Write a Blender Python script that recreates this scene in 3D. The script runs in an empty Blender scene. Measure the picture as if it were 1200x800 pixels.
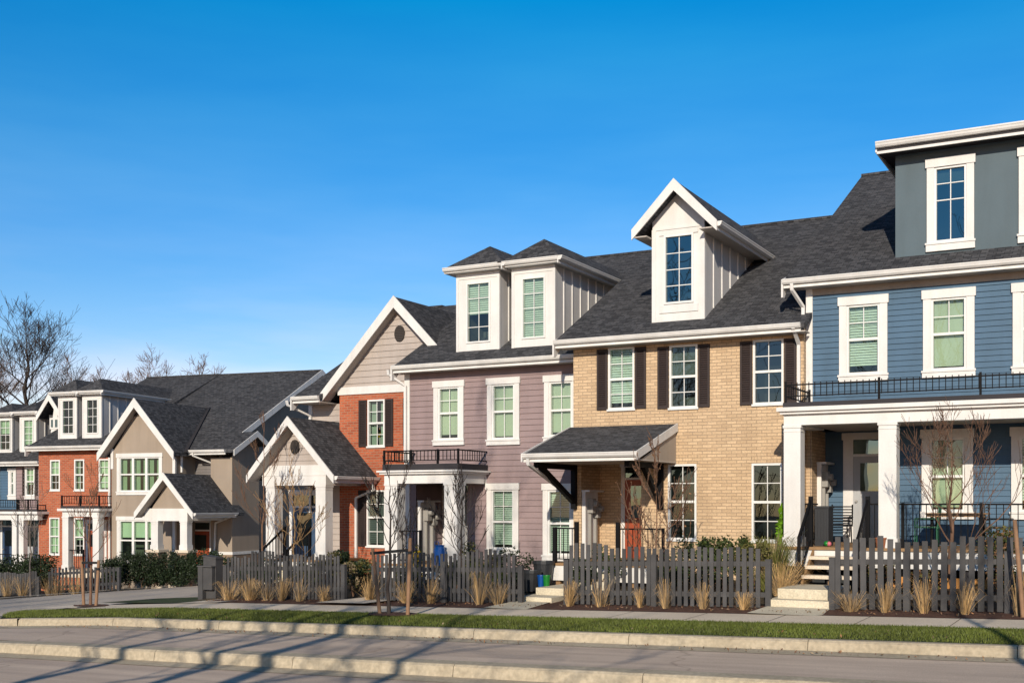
import bpy, math, random
from mathutils import Vector, Matrix
random.seed(7)
C = bpy.context.scene.collection
SC = bpy.context.scene
R = math.radians
FOC, HOR, EYE = 1376.0, 590.0, 2.3        # focal length and horizon measured in the photograph, eye height in metres

# ------------------------------------------------------------------ frames of the two terraces
class Frame:
    """A terrace: its x runs along the facades, y into depth; psi turns it about the viewpoint."""
    def __init__(s, psi):
        s.psi = R(psi); s.th = R(28.3) - s.psi
        s.c, s.s = math.cos(s.psi), math.sin(s.psi)
    def phi(s, u): return math.atan((u-600)/FOC) - s.th
    def X(s, u, y): return math.tan(s.phi(u))*y
    def D(s, u, y): return y*math.cos(s.phi(u)+s.th)/math.cos(s.phi(u))
    def Z(s, u, v, y): return EYE + (HOR-v)/FOC*s.D(u, y)
    def P(s, u, v, y): return (s.X(u, y), y, s.Z(u, v, y))
    def world(s, p): return (p[0]*s.c-p[1]*s.s, p[0]*s.s+p[1]*s.c, p[2])
W = Frame(0.0)      # right-hand terrace
L = Frame(7.9)      # left-hand terrace, turned a little where the street bends

def base(X):        # height of kerb top along the street: it falls gently to the left
    if X > 14: return .3+.0235*14
    if X > -20: return .3+.0235*X
    return -.17+.055*(max(X, -48)+20)
def yard(X, Y):
    t = min(max((Y-23.0)/3.5, 0), 1)
    return base(X)+.04+.33*t if X > -23.0 else base(X)-.1

# ------------------------------------------------------------------ materials
MAT = {}
def nt(name):
    m = bpy.data.materials.new(name); m.use_nodes = True
    t = m.node_tree; b = t.nodes['Principled BSDF']; MAT[name] = m
    b.inputs['Specular IOR Level'].default_value = .35
    return m, t, b
def N(t, k, **kw):
    n = t.nodes.new(k)
    for a, v in kw.items(): setattr(n, a, v)
    return n
def rgb(c): return (c[0], c[1], c[2], 1)
def coords(t, kind='Object'):
    return N(t, 'ShaderNodeTexCoord').outputs[kind]
def noise(t, vec, scale, detail=4, rough=.55):
    n = N(t, 'ShaderNodeTexNoise'); n.inputs['Scale'].default_value = scale
    n.inputs['Detail'].default_value = detail; n.inputs['Roughness'].default_value = rough
    t.links.new(vec, n.inputs['Vector']); return n.outputs['Fac']
def ramp(t, fac, stops):
    r = N(t, 'ShaderNodeValToRGB'); t.links.new(fac, r.inputs['Fac']); e = r.color_ramp.elements
    while len(e) < len(stops): e.new(.5)
    for el, (p, c) in zip(e, stops): el.position = p; el.color = rgb(c)
    return r.outputs['Color']
def mixc(t, mode, fac, a, b):
    m = N(t, 'ShaderNodeMix', data_type='RGBA', blend_type=mode)
    for i, s in ((0, fac), (6, a), (7, b)):
        if isinstance(s, (int, float)): m.inputs[i].default_value = s
        elif isinstance(s, tuple): m.inputs[i].default_value = rgb(s)
        else: t.links.new(s, m.inputs[i])
    return m.outputs[2]
def bump(t, b, h, strength=.3, dist=.01):
    n = N(t, 'ShaderNodeBump'); n.inputs['Strength'].default_value = strength; n.inputs['Distance'].default_value = dist
    t.links.new(h, n.inputs['Height']); t.links.new(n.outputs[0], b.inputs['Normal'])
def sc(c, k): return tuple(min(1, x*k) for x in c)

def plain(name, col, rough=.6, var=.12, scale=1.2, fine=30, bmp=.15, metal=0, island=0):
    m, t, b = nt(name); v = coords(t); col = sc(col, .84)
    c = ramp(t, noise(t, v, scale), [(.3, sc(col, 1-var)), (.7, sc(col, 1+var))])
    c = mixc(t, 'MULTIPLY', .35, c, ramp(t, noise(t, v, fine, 3), [(.3, (.78, .78, .78)), (.7, (1, 1, 1))]))
    mpz = N(t, 'ShaderNodeMapping'); mpz.inputs['Scale'].default_value = (2.2, 2.2, .25); t.links.new(v, mpz.inputs[0]); c = mixc(t, 'MULTIPLY', .5, c, ramp(t, noise(t, mpz.outputs[0], 1.6, 5), [(.3, (.83, .82, .80)), (.6, (1.03, 1.03, 1.03))]))
    if island:
        g = N(t, 'ShaderNodeNewGeometry')
        c = mixc(t, 'MULTIPLY', 1.0, c, ramp(t, g.outputs['Random Per Island'], [(0, (1-island,)*3), (1, (1, 1, 1))]))
    t.links.new(c, b.inputs['Base Color']); b.inputs['Roughness'].default_value = rough; b.inputs['Metallic'].default_value = metal
    if bmp: bump(t, b, noise(t, v, fine*2, 3), bmp, .004)
    return m
def bricky(name, c1, c2, mortar, bw=.225, rh=.075, ms=.009, rough=.85, shingle=False):
    m, t, b = nt(name); uv = coords(t, 'UV')
    k = N(t, 'ShaderNodeTexBrick'); t.links.new(uv, k.inputs['Vector'])
    k.inputs['Scale'].default_value = 1; k.inputs['Brick Width'].default_value = bw; k.inputs['Row Height'].default_value = rh
    k.inputs['Mortar Size'].default_value = ms; k.inputs['Mortar Smooth'].default_value = .2; k.inputs['Bias'].default_value = 0
    k.inputs['Color1'].default_value = rgb(c1); k.inputs['Color2'].default_value = rgb(c2); k.inputs['Mortar'].default_value = rgb(mortar)
    if shingle: k.offset = .37; k.offset_frequency = 3
    c = mixc(t, 'MULTIPLY', 1.0, k.outputs['Color'], ramp(t, noise(t, uv, .55), [(.25, (.93, .92, .92)), (.75, (1.05, 1.04, 1.03))]))
    c = mixc(t, 'MULTIPLY', .8, c, ramp(t, noise(t, uv, 60 if shingle else 28, 3), [(.25, (.7, .7, .7)), (.75, (1.1, 1.1, 1.1))]))
    mpz = N(t, 'ShaderNodeMapping'); mpz.inputs['Scale'].default_value = (1.8, .22, 1); t.links.new(uv, mpz.inputs[0]); c = mixc(t, 'MULTIPLY', .6, c, ramp(t, noise(t, mpz.outputs[0], 1.1, 5), [(.3, (.82, .81, .80)), (.65, (1.04, 1.04, 1.04))]))
    t.links.new(c, b.inputs['Base Color']); b.inputs['Roughness'].default_value = rough
    inv = N(t, 'ShaderNodeMath', operation='SUBTRACT'); inv.inputs[0].default_value = 1; t.links.new(k.outputs['Fac'], inv.inputs[1])
    if shingle:
        ad = N(t, 'ShaderNodeMath', operation='ADD'); t.links.new(inv.outputs[0], ad.inputs[0]); t.links.new(k.outputs['Color'], ad.inputs[1])
        bump(t, b, ad.outputs[0], .8, .012)
    else: bump(t, b, inv.outputs[0], .6, .007)
    return m
bricky('tan_brick', (.62, .455, .285), (.49, .35, .215), (.36, .265, .175), bw=.25, rh=.08, ms=.010)
bricky('red_brick', (.47, .12, .052), (.32, .072, .032), (.34, .2, .13), bw=.225, rh=.08, ms=.011)
bricky('shingle', (.028, .029, .033), (.092, .093, .100), (.016, .017, .02), bw=.17, rh=.095, ms=.008, rough=.95, shingle=True)
bricky('stone', (.30, .2, .13), (.2, .13, .09), (.25, .2, .15), bw=.3, rh=.11)
plain('mauve_siding', (.30, .222, .222), .7, .08)
plain('blue_siding', (.070, .138, .218), .65, .09)
plain('slate_panel', (.095, .135, .16), .7, .07, scale=.8)
plain('beige_siding', (.46, .40, .36), .7, .06)
plain('grey_siding', (.17, .155, .15), .7, .08)
plain('taupe_stucco', (.35, .285, .225), .9, .08, scale=.7, fine=60, bmp=.4)
plain('white_trim', (.76, .745, .72), .5, .06, scale=1.6)
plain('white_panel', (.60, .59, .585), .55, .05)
plain('white_vinyl', (.80, .80, .78), .35, .02, bmp=0)
plain('frieze_shade', (.40, .345, .29), .7, .05)  # white board; shade under the eaves is put into this taupe
plain('soffit', (.5, .45, .4), .7, .05)
plain('black_metal', (.007, .007, .008), .6, .2, bmp=0).node_tree.nodes['Principled BSDF'].inputs['Specular IOR Level'].default_value = .12
plain('dark_membrane', (.035, .032, .036), .8, .15)
plain('shutter', (.036, .024, .022), .6, .12)
plain('vent_dark', (.05, .042, .038), .6, .15)
plain('fence_grey', (.088, .086, .088), .75, .2, scale=2.5, island=.45)
plain('deck_wood', (.32, .19, .09), .7, .2, scale=3)
plain('orange_wood', (.6, .27, .07), .7, .15, scale=3)
plain('stake_wood', (.28, .16, .09), .8, .2, scale=4)
plain('door_red', (.36, .075, .03), .4, .05)
plain('door_grey', (.42, .43, .44), .45, .04)
plain('door_blue', (.05, .09, .16), .4, .05)
plain('meter_grey', (.33, .32, .30), .4, .1)
plain('dark_plastic', (.03, .032, .036), .45, .1)
plain('blue_plastic', (.006, .08, .33), .35, .05)
plain('green_plastic', (.012, .20, .03), .35, .05)
plain('green_dark', (.012, .10, .05), .4, .05)
plain('pink_plastic', (.6, .15, .2), .4, .05)
plain('terracotta', (.36, .13, .06), .8, .1)
plain('table_wood', (.42, .24, .11), .6, .2, scale=4)
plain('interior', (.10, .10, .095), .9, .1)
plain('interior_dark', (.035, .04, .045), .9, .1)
plain('blind_white', (.62, .66, .6), .8, .03)
plain('blind_cream', (.52, .53, .42), .8, .03)
plain('curtain', (.40, .47, .40), .9, .1)
plain('curtain_dark', (.11, .12, .12), .9, .1)
plain('bark_dark', (.055, .042, .036), .9, .25, scale=6)
plain('bark_grey', (.20, .165, .14), .9, .25, scale=6)
plain('bark_gold', (.36, .22, .10), .8, .2, scale=6)
plain('bark_brown', (.19, .105, .065), .85, .2, scale=6)
plain('dry_leaf', (.33, .17, .08), .8, .2, island=.5)
plain('straw', (.84, .54, .235), .8, .2, island=.6)
plain('straw_dead', (.36, .27, .17), .85, .2, island=.6)
plain('leaf_dark', (.028, .05, .016), .6, .2, island=.65)
plain('leaf_green', (.07, .10, .022), .6, .2, island=.6)
plain('leaf_olive', (.15, .135, .035), .65, .2, island=.6)
plain('strap_leaf', (.21, .22, .05), .6, .2, island=.5)
plain('leaf_lime', (.2, .42, .02), .5, .1, island=.3)
plain('flower_yellow', (.75, .5, .02), .6, .1)
plain('strap_black', (.012, .012, .013), .7, .1)
# glass: part clear and green tinted, part mirror
m, t, b = nt('glass'); t.nodes.remove(b)
tr = N(t, 'ShaderNodeBsdfTransparent'); tr.inputs[0].default_value = (.77, .89, .83, 1)
gl = N(t, 'ShaderNodeBsdfGlossy'); gl.inputs['Roughness'].default_value = .015; gl.inputs['Color'].default_value = (.85, .95, .95, 1)
fr = N(t, 'ShaderNodeFresnel'); fr.inputs['IOR'].default_value = 1.75
nz = noise(t, coords(t), 1.3, 1); bp = N(t, 'ShaderNodeBump'); bp.inputs['Strength'].default_value = .08; bp.inputs['Distance'].default_value = .02
t.links.new(nz, bp.inputs['Height']); t.links.new(bp.outputs[0], gl.inputs['Normal'])
mx = N(t, 'ShaderNodeMixShader'); t.links.new(fr.outputs[0], mx.inputs[0]); t.links.new(tr.outputs[0], mx.inputs[1]); t.links.new(gl.outputs[0], mx.inputs[2])
t.links.new(mx.outputs[0], t.nodes['Material Output'].inputs['Surface'])
# greener panes of the left-hand terrace and dark panes with little reflection
def pane_mat(name, tint, fac, mir):
    m, t, b = nt(name); t.nodes.remove(b)
    tr = N(t, 'ShaderNodeBsdfTransparent'); tr.inputs[0].default_value = rgb(tint)
    gl = N(t, 'ShaderNodeBsdfGlossy'); gl.inputs['Roughness'].default_value = .012; gl.inputs['Color'].default_value = rgb(mir)
    nz = noise(t, coords(t), 1.2, 1); bp = N(t, 'ShaderNodeBump'); bp.inputs['Strength'].default_value = .12; bp.inputs['Distance'].default_value = .02
    t.links.new(nz, bp.inputs['Height']); t.links.new(bp.outputs[0], gl.inputs['Normal'])
    mx = N(t, 'ShaderNodeMixShader'); mx.inputs[0].default_value = fac; t.links.new(tr.outputs[0], mx.inputs[1]); t.links.new(gl.outputs[0], mx.inputs[2])
    t.links.new(mx.outputs[0], t.nodes['Material Output'].inputs['Surface'])
pane_mat('glass_green', (.70, .87, .70), .07, (.8, .9, .9)); pane_mat('glass_dark', (.36, .42, .38), .15, (.45, .55, .6))
# mirror-like glass for windows that show only reflections
m, t, b = nt('glass_mirror'); t.nodes.remove(b)
tr = N(t, 'ShaderNodeBsdfTransparent'); tr.inputs[0].default_value = (.25, .33, .33, 1)
gl = N(t, 'ShaderNodeBsdfGlossy'); gl.inputs['Roughness'].default_value = .01; gl.inputs['Color'].default_value = (.36, .47, .47, 1)
nz = noise(t, coords(t), 1.1, 1); bp = N(t, 'ShaderNodeBump'); bp.inputs['Strength'].default_value = .3; bp.inputs['Distance'].default_value = .03
t.links.new(nz, bp.inputs['Height']); t.links.new(bp.outputs[0], gl.inputs['Normal'])
mx = N(t, 'ShaderNodeMixShader'); mx.inputs[0].default_value = .34; t.links.new(tr.outputs[0], mx.inputs[1]); t.links.new(gl.outputs[0], mx.inputs[2])
t.links.new(mx.outputs[0], t.nodes['Material Output'].inputs['Surface'])
# ground surfaces
def surface(name, stops, s1, s2, bs, bd=.01, rough=.9, cracks=False, joints=0):
    m, t, b = nt(name); v = coords(t)
    c = ramp(t, noise(t, v, s1, 6, .65), stops)
    c = mixc(t, 'MULTIPLY', .7, c, ramp(t, noise(t, v, s2, 3), [(.3, (.62, .62, .62)), (.7, (1.1, 1.1, 1.1))]))
    if cracks:
        vo = N(t, 'ShaderNodeTexVoronoi', feature='DISTANCE_TO_EDGE'); vo.inputs['Scale'].default_value = .13
        wv = N(t, 'ShaderNodeVectorMath', operation='ADD'); t.links.new(v, wv.inputs[0])
        nn = N(t, 'ShaderNodeTexNoise'); nn.inputs['Scale'].default_value = 1.4; t.links.new(v, nn.inputs['Vector']); t.links.new(nn.outputs['Color'], wv.inputs[1])
        t.links.new(wv.outputs[0], vo.inputs['Vector'])
        c = mixc(t, 'MULTIPLY', 1.0, c, ramp(t, vo.outputs['Distance'], [(0, (.72, .71, .7)), (.006, (1, 1, 1))]))
    if cracks:
        mp_ = N(t, 'ShaderNodeMapping'); mp_.inputs['Scale'].default_value = (.09, 1.5, 1); t.links.new(v, mp_.inputs[0])
        c = mixc(t, 'MULTIPLY', 1.0, c, ramp(t, noise(t, mp_.outputs[0], 1.6, 4), [(.3, (.80, .78, .78)), (.7, (1.14, 1.13, 1.1))]))
    t.links.new(c, b.inputs['Base Color']); b.inputs['Roughness'].default_value = rough
    bump(t, b, noise(t, v, s2, 4), bs, bd)
surface('asphalt', [(.25, (.47, .375, .295)), (.55, (.58, .465, .37)), (.8, (.67, .55, .44))], .35, 70, .5, .008, cracks=True)
surface('concrete', [(.25, (.60, .505, .39)), (.75, (.75, .64, .50))], .6, 40, .25, .004)
surface('kerb_concrete', [(.2, (.33, .275, .195)), (.5, (.42, .355, .255)), (.8, (.50, .43, .32))], .8, 14, .15, .003)
surface('lane_concrete', [(.25, (.45, .375, .30)), (.75, (.60, .51, .41))], .4, 45, .3, .005)
surface('step_concrete', [(.25, (.52, .46, .34)), (.75, (.68, .61, .47))], 1.0, 30, .3, .004)
surface('mulch', [(.25, (.045, .02, .013)), (.6, (.13, .06, .038)), (.85, (.22, .115, .075))], 9, 55, 1.0, .03)
surface('soil', [(.25, (.035, .025, .015)), (.75, (.08, .06, .035))], 3, 40, .8, .02)
surface('lawn', [(.25, (.022, .036, .008)), (.6, (.042, .062, .012)), (.85, (.07, .085, .02))], 1.6, 60, 1.0, .03)
plain('blade', (.145, .18, .026), .6, .3, scale=.7, island=.55, bmp=0)

# ------------------------------------------------------------------ mesh builder
class MB:
    def __init__(s): s.v = []; s.f = []; s.m = []
    def poly(s, pts, mat):
        n = len(s.v); s.v += [tuple(p) for p in pts]; s.f.append(tuple(range(n, n+len(pts)))); s.m.append(mat)
    def box(s, x0, x1, y0, y1, z0, z1, mat):
        if x0 > x1: x0, x1 = x1, x0
        if y0 > y1: y0, y1 = y1, y0
        if z0 > z1: z0, z1 = z1, z0
        n = len(s.v)
        s.v += [(x0,y0,z0),(x1,y0,z0),(x1,y1,z0),(x0,y1,z0),(x0,y0,z1),(x1,y0,z1),(x1,y1,z1),(x0,y1,z1)]
        for q in ((0,3,2,1),(4,5,6,7),(0,1,5,4),(1,2,6,5),(2,3,7,6),(3,0,4,7)):
            s.f.append(tuple(n+i for i in q)); s.m.append(mat)
    def prism(s, pts, d, mat, caps=True):
        """polygon pts extruded by vector d"""
        n = len(s.v); k = len(pts); d = Vector(d)
        s.v += [tuple(p) for p in pts]+[tuple(Vector(p)+d) for p in pts]
        nor = Vector((0, 0, 0))
        for i in range(k): nor += Vector(pts[i]).cross(Vector(pts[(i+1) % k]))
        fl = nor.dot(d) > 0
        def add(q): s.f.append(tuple(q if not fl else q)); s.m.append(mat)
        for i in range(k):
            j = (i+1) % k
            q = [n+i, n+j, n+k+j, n+k+i]; add(q if fl else q[::-1])
        if caps:
            a = list(range(n, n+k)); c = list(range(n+k, n+2*k))
            add(a[::-1] if fl else a); add(c if fl else c[::-1])
    def bar(s, p, q, w, h, mat, up=(0, 0, 1)):
        p, q = Vector(p), Vector(q); d = (q-p)
        if d.length < 1e-6: return
        a = d.normalized(); r = a.cross(Vector(up))
        if r.length < 1e-4: r = a.cross(Vector((0, 1, 0)))
        r.normalize(); u = r.cross(a)
        r *= w/2; u *= h/2
        s.prism([p-r-u, p+r-u, p+r+u, p-r+u], d, mat)
    def tube(s, pts, rad, mat, n=5):
        pts = [Vector(p) for p in pts]; base_ = len(s.v)
        for i, p in enumerate(pts):
            d = (pts[min(i+1, len(pts)-1)]-pts[max(i-1, 0)])
            d = d.normalized() if d.length > 1e-9 else Vector((0, 0, 1))
            r = d.cross(Vector((.3, .9, .1))); r.normalize(); u = d.cross(r)
            for k in range(n):
                a = 2*math.pi*k/n
                s.v.append(tuple(p+(r*math.cos(a)+u*math.sin(a))*rad[i]))
        for i in range(len(pts)-1):
            for k in range(n):
                a = base_+i*n+k; c = base_+i*n+(k+1) % n
                s.f.append((a, c, c+n, a+n)); s.m.append(mat)
        s.f.append(tuple(base_+(len(pts)-1)*n+k for k in range(n))); s.m.append(mat)
    def lathe(s, c, prof, mat, n=14):
        b_ = len(s.v)
        for r, z in prof:
            for k in range(n):
                a = 2*math.pi*k/n; s.v.append((c[0]+r*math.cos(a), c[1]+r*math.sin(a), c[2]+z))
        for i in range(len(prof)-1):
            for k in range(n):
                a = b_+i*n+k; d = b_+i*n+(k+1) % n; s.f.append((a, d, d+n, a+n)); s.m.append(mat)
        s.f.append(tuple(b_+(len(prof)-1)*n+k for k in range(n))); s.m.append(mat)
    def build(s, name, parent=None, smooth=False):
        if not s.f: return None
        o = ORG.get(parent.name, (0, 0, 0)) if parent else (0, 0, 0)
        keys = []
        for k in s.m:
            if k not in keys: keys.append(k)
        me = bpy.data.meshes.new(name)
        me.from_pydata([(x-o[0], y-o[1], z-o[2]) for x, y, z in s.v], [], s.f)
        for k in keys: me.materials.append(MAT[k])
        me.polygons.foreach_set('material_index', [keys.index(k) for k in s.m])
        if len(s.f) < 60000:
            uv = me.uv_layers.new(name='UVMap'); d = uv.data
            for p in me.polygons:
                nn = p.normal
                if abs(nn.z) > .985: a, c = Vector((1, 0, 0)), Vector((0, 1, 0))
                else:
                    a = Vector((-nn.y, nn.x, 0)).normalized(); c = nn.cross(a)
                for li in p.loop_indices:
                    co = Vector(s.v[me.loops[li].vertex_index]); d[li].uv = (co.dot(a), co.dot(c))
        if smooth: me.polygons.foreach_set('use_smooth', [True]*len(me.polygons))
        ob = bpy.data.objects.new(name, me); C.objects.link(ob)
        if parent: ob.parent = parent; ORG[ob.name] = o
        return ob
ORG = {}
def thing(name, label, cat, frame, p, group=None):
    o = bpy.data.objects.new(name, None); C.objects.link(o); o.empty_display_size = .3
    o.location = frame.world(p); o.rotation_euler = (0, 0, frame.psi)
    o['label'] = label; o['category'] = cat
    if group: o['group'] = group
    ORG[o.name] = p
    return o
def struct(ob): ob['kind'] = 'structure'; return ob

# ------------------------------------------------------------------ building kit
LAP = .13; LAP_M = .16; LAP_B = .19
def wall(mb, s0, s1, z0, z1, holes, mp, mat, lap=0, xr=None, lip=.027):
    """wall in (s, z); mp(s, z, out) gives the point; xr(z) gives the sloping ends of a gable"""
    zs = {z0, z1}
    for h in holes:
        for z in (h[2], h[3]):
            if z0 < z < z1: zs.add(z)
    boards = set()
    if lap:
        z = math.floor(z0/lap)*lap+lap
        while z < z1-.01: zs.add(z); boards.add(round(z, 5)); z += lap
    zs = sorted(zs)
    def out(z, top):
        if not lap: return 0
        f = (z/lap) % 1.0
        if top and f < 1e-4: f = 1
        if not top and f > 1-1e-4: f = 0
        return lip*(1-f)
    for za, zb in zip(zs, zs[1:]):
        if zb-za < 1e-5: continue
        l0, r0 = xr(za) if xr else (s0, s1); l1, r1 = xr(zb) if xr else (s0, s1)
        zm = (za+zb)/2
        cuts = sorted((h[0], h[1]) for h in holes if h[2] < zm < h[3])
        segs = []; cur = (l0, l1)
        for a, c in cuts:
            if a > max(cur): segs.append((cur, (a, a)))
            cur = (c, c)
        if min(r0, r1) > max(cur)-1e-6 or not cuts: segs.append((cur, (r0, r1)))
        oa, ob_ = out(za, False), out(zb, True)
        for (a0, a1), (c0, c1) in segs:
            if c0-a0 < 1e-5 and c1-a1 < 1e-5: continue
            mb.poly([mp(a0, za, oa), mp(c0, za, oa), mp(c1, zb, ob_), mp(a1, zb, ob_)], mat)
            if lap and round(za, 5) in boards: mb.poly([mp(a0, za, 0), mp(c0, za, 0), mp(c0, za, oa), mp(a0, za, oa)], mat)
def front(y): return lambda s, z, o: (s, y-o, z)
def side(x): return lambda s, z, o: (x+o, s, z)       # faces +x, s is y

GLASS = ['glass']
def window(parent, x0, x1, z0, z1, y, rail=None, up=(2, 2), lo=None, trim=None, blind=('none',), glass=None, fw=.05, merge=False, sashes=1, name='window', sill=False):
    """real opening with frame, bars, pane, blind and a room behind; returns the hole"""
    glass = glass or GLASS[0]
    fm = MB(); gm = fm if merge else MB(); bm_ = fm if merge else MB(); tm = fm if merge else MB(); im = fm if merge else MB()
    wm = 'white_vinyl'; yf, yb = y-.022, y+.10
    fm.box(x0, x0+fw, yf, yb, z0, z1, wm); fm.box(x1-fw, x1, yf, yb, z0, z1, wm)
    fm.box(x0+fw, x1-fw, yf, yb, z0, z0+fw, wm); fm.box(x0+fw, x1-fw, yf, yb, z1-fw, z1, wm)
    w = (x1-x0)/sashes
    for k in range(1, sashes): fm.box(x0+k*w-.055, x0+k*w+.055, yf+.003, yb, z0+fw, z1-fw, wm)
    for k in range(sashes):
        a = x0+k*w+(.055 if k else fw); c = x0+(k+1)*w-(.055 if k < sashes-1 else fw)
        parts = [(z0+fw, z1-fw, up)] if rail is None else [(rail+.03, z1-fw, up), (z0+fw, rail-.03, lo)]
        if rail is not None: fm.box(a, c, y-.005, y+.07, rail-.03, rail+.03, wm)
        for za, zb, g in parts:
            gy = y+.045 if za > z0+fw+.01 or rail is None else y+.06
            gm.poly([(a, gy, za), (c, gy, za), (c, gy, zb), (a, gy, zb)], glass)
            if g:
                for i in range(1, g[0]): xx = a+(c-a)*i/g[0]; fm.box(xx-.010, xx+.010, gy-.012, gy-.002, za, zb, wm)
                for j in range(1, g[1]): zz = za+(zb-za)*j/g[1]; fm.box(a, c, gy-.013, gy-.003, zz-.010, zz+.010, wm)
        kind = blind[0]; frac = blind[1] if len(blind) > 1 else 1.0
        bc = blind[2] if len(blind) > 2 else 'blind_white'
        zt = z1-fw; zb_ = zt-(zt-z0-fw)*frac
        if kind == 'shade': bm_.box(a, c, y+.125, y+.13, zb_, zt, bc)
        elif kind == 'slat':
            n = int((zt-zb_)/.062)
            for i in range(n):
                zz = zt-.03-i*.062
                bm_.poly([(a, y+.105, zz-.027), (c, y+.105, zz-.027), (c, y+.130, zz+.024), (a, y+.130, zz+.024)], bc)
        elif kind == 'curtain':
            n = 10
            for lo_, hi_ in ((a, a+(c-a)*.36), (c-(c-a)*.36, c)):
                for i in range(n):
                    xa = lo_+(hi_-lo_)*i/n; xb = lo_+(hi_-lo_)*(i+1)/n
                    bm_.poly([(xa, y+.15+.03*(i % 2), z0), (xb, y+.15+.03*((i+1) % 2), z0), (xb, y+.15+.03*((i+1) % 2), z1), (xa, y+.15+.03*(i % 2), z1)], bc)
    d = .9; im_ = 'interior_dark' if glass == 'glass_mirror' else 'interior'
    e = .004
    for q in ([(x0-e, yb+d, z0-e), (x1+e, yb+d, z0-e), (x1+e, yb+d, z1+e), (x0-e, yb+d, z1+e)],
              [(x0-e, y+.02, z0-e), (x0-e, yb+d, z0-e), (x0-e, yb+d, z1+e), (x0-e, y+.02, z1+e)],
              [(x1+e, y+.02, z0-e), (x1+e, yb+d, z0-e), (x1+e, yb+d, z1+e), (x1+e, y+.02, z1+e)],
              [(x0-e, y+.02, z0-e), (x1+e, y+.02, z0-e), (x1+e, yb+d, z0-e), (x0-e, yb+d, z0-e)],
              [(x0-e, y+.02, z1+e), (x1+e, y+.02, z1+e), (x1+e, yb+d, z1+e), (x0-e, yb+d, z1+e)]): im.poly(q, im_)
    if trim:
        tw, th_, ts = trim[:3]; ty = y-.045
        tm.box(x0-tw, x0, ty, y, z0, z1, 'white_trim'); tm.box(x1, x1+tw, ty, y, z0, z1, 'white_trim')
        tm.box(x0-tw-.03, x1+tw+.03, ty-.02, y, z1, z1+th_, 'white_trim')
        tm.box(x0-tw-.02, x1+tw+.02, ty-.012, y, z0-ts, z0, 'white_trim')
        if ts > .08: tm.box(x0-tw-.035, x1+tw+.035, ty-.035, ty-.012, z0-.045, z0, 'white_trim')
    elif sill: fm.box(x0-.03, x1+.03, y-.05, y-.022, z0-.04, z0+.012, wm)
    ob = fm.build(name, parent)
    if not merge:
        gm.build('pane', ob); im.build('interior', ob)
        if bm_.f: bm_.build('curtain' if blind[0] == 'curtain' else 'blind', ob)
        if tm.f: tm.build('trim', ob)
    return (x0, x1, z0, z1)
def rect(f, u0, v0, u1, v1, y):
    uc = (u0+u1)/2
    return f.X(u0, y), f.X(u1, y), f.Z(uc, v1, y), f.Z(uc, v0, y)

def shutter(parent, x0, x1, z0, z1, y):
    mb = MB(); m = 'shutter'
    mb.box(x0, x0+.05, y-.045, y, z0, z1, m); mb.box(x1-.05, x1, y-.045, y, z0, z1, m)
    zm = (z0+z1)/2
    for a, c in ((z0, z0+.06), (z1-.06, z1)): mb.box(x0+.05, x1-.05, y-.043, y, a, c, m)
    mb.box(x0+.05, x1-.05, y-.012, y-.002, z0, z1, m)
    z = z0+.08
    while z < z1-.08:
        mb.poly([(x0+.05, y-.042, z-.02), (x1-.05, y-.042, z-.02), (x1-.05, y-.014, z+.028), (x0+.05, y-.014, z+.028)], m)
        z += .055
    mb.build('shutter', parent)

def gutter_x(parent, x0, x1, y, z, name='gutter', crown=True, down=True):
    mb = MB(); m = 'white_trim'
    prof = [(0, 0), (-.125, 0), (-.125, -.025), (-.112, -.04), (-.105, -.075), (-.07, -.115), (0, -.12)]
    mb.prism([(x0, y+a, z+c) for a, c in prof], (x1-x0, 0, 0), m)
    mb.box(x0+.01, x1-.01, y, y+.03, z-.20, z-.002, m)
    if crown: mb.box(x0+.02, x1-.02, y-.03, y, z-.205, z-.165, m)
    return mb.build(name, parent)
def eave_return(parent, x, y, z, h=.42):
    mb = MB(); mb.prism([(x-.05, y-.06, z), (x-.05, y+.34, z+.13), (x-.05, y+.30, z-.20), (x-.05, y+.06, z-h), (x-.05, y-.06, z-h)], (.045, 0, 0), 'white_trim'); mb.build('eave_return', parent)
def gutter_y(mb, x, y0, y1, z, sgn):
    prof = [(0, 0), (.125, 0), (.125, -.025), (.112, -.04), (.105, -.075), (.07, -.115), (0, -.12)]
    mb.prism([(x+sgn*a, y0, z+c) for a, c in prof], (0, y1-y0, 0), 'white_trim')
    mb.box(x-.03*(sgn > 0), x+.03*(sgn < 0), y0+.01, y1, z-.2, z-.002, 'white_trim')
def downspout(parent, pts, w=.075):
    mb = MB()
    for a, c in zip(pts, pts[1:]): mb.bar(a, c, w, w*.8, 'white_trim')
    mb.build('downspout', parent)

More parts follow.
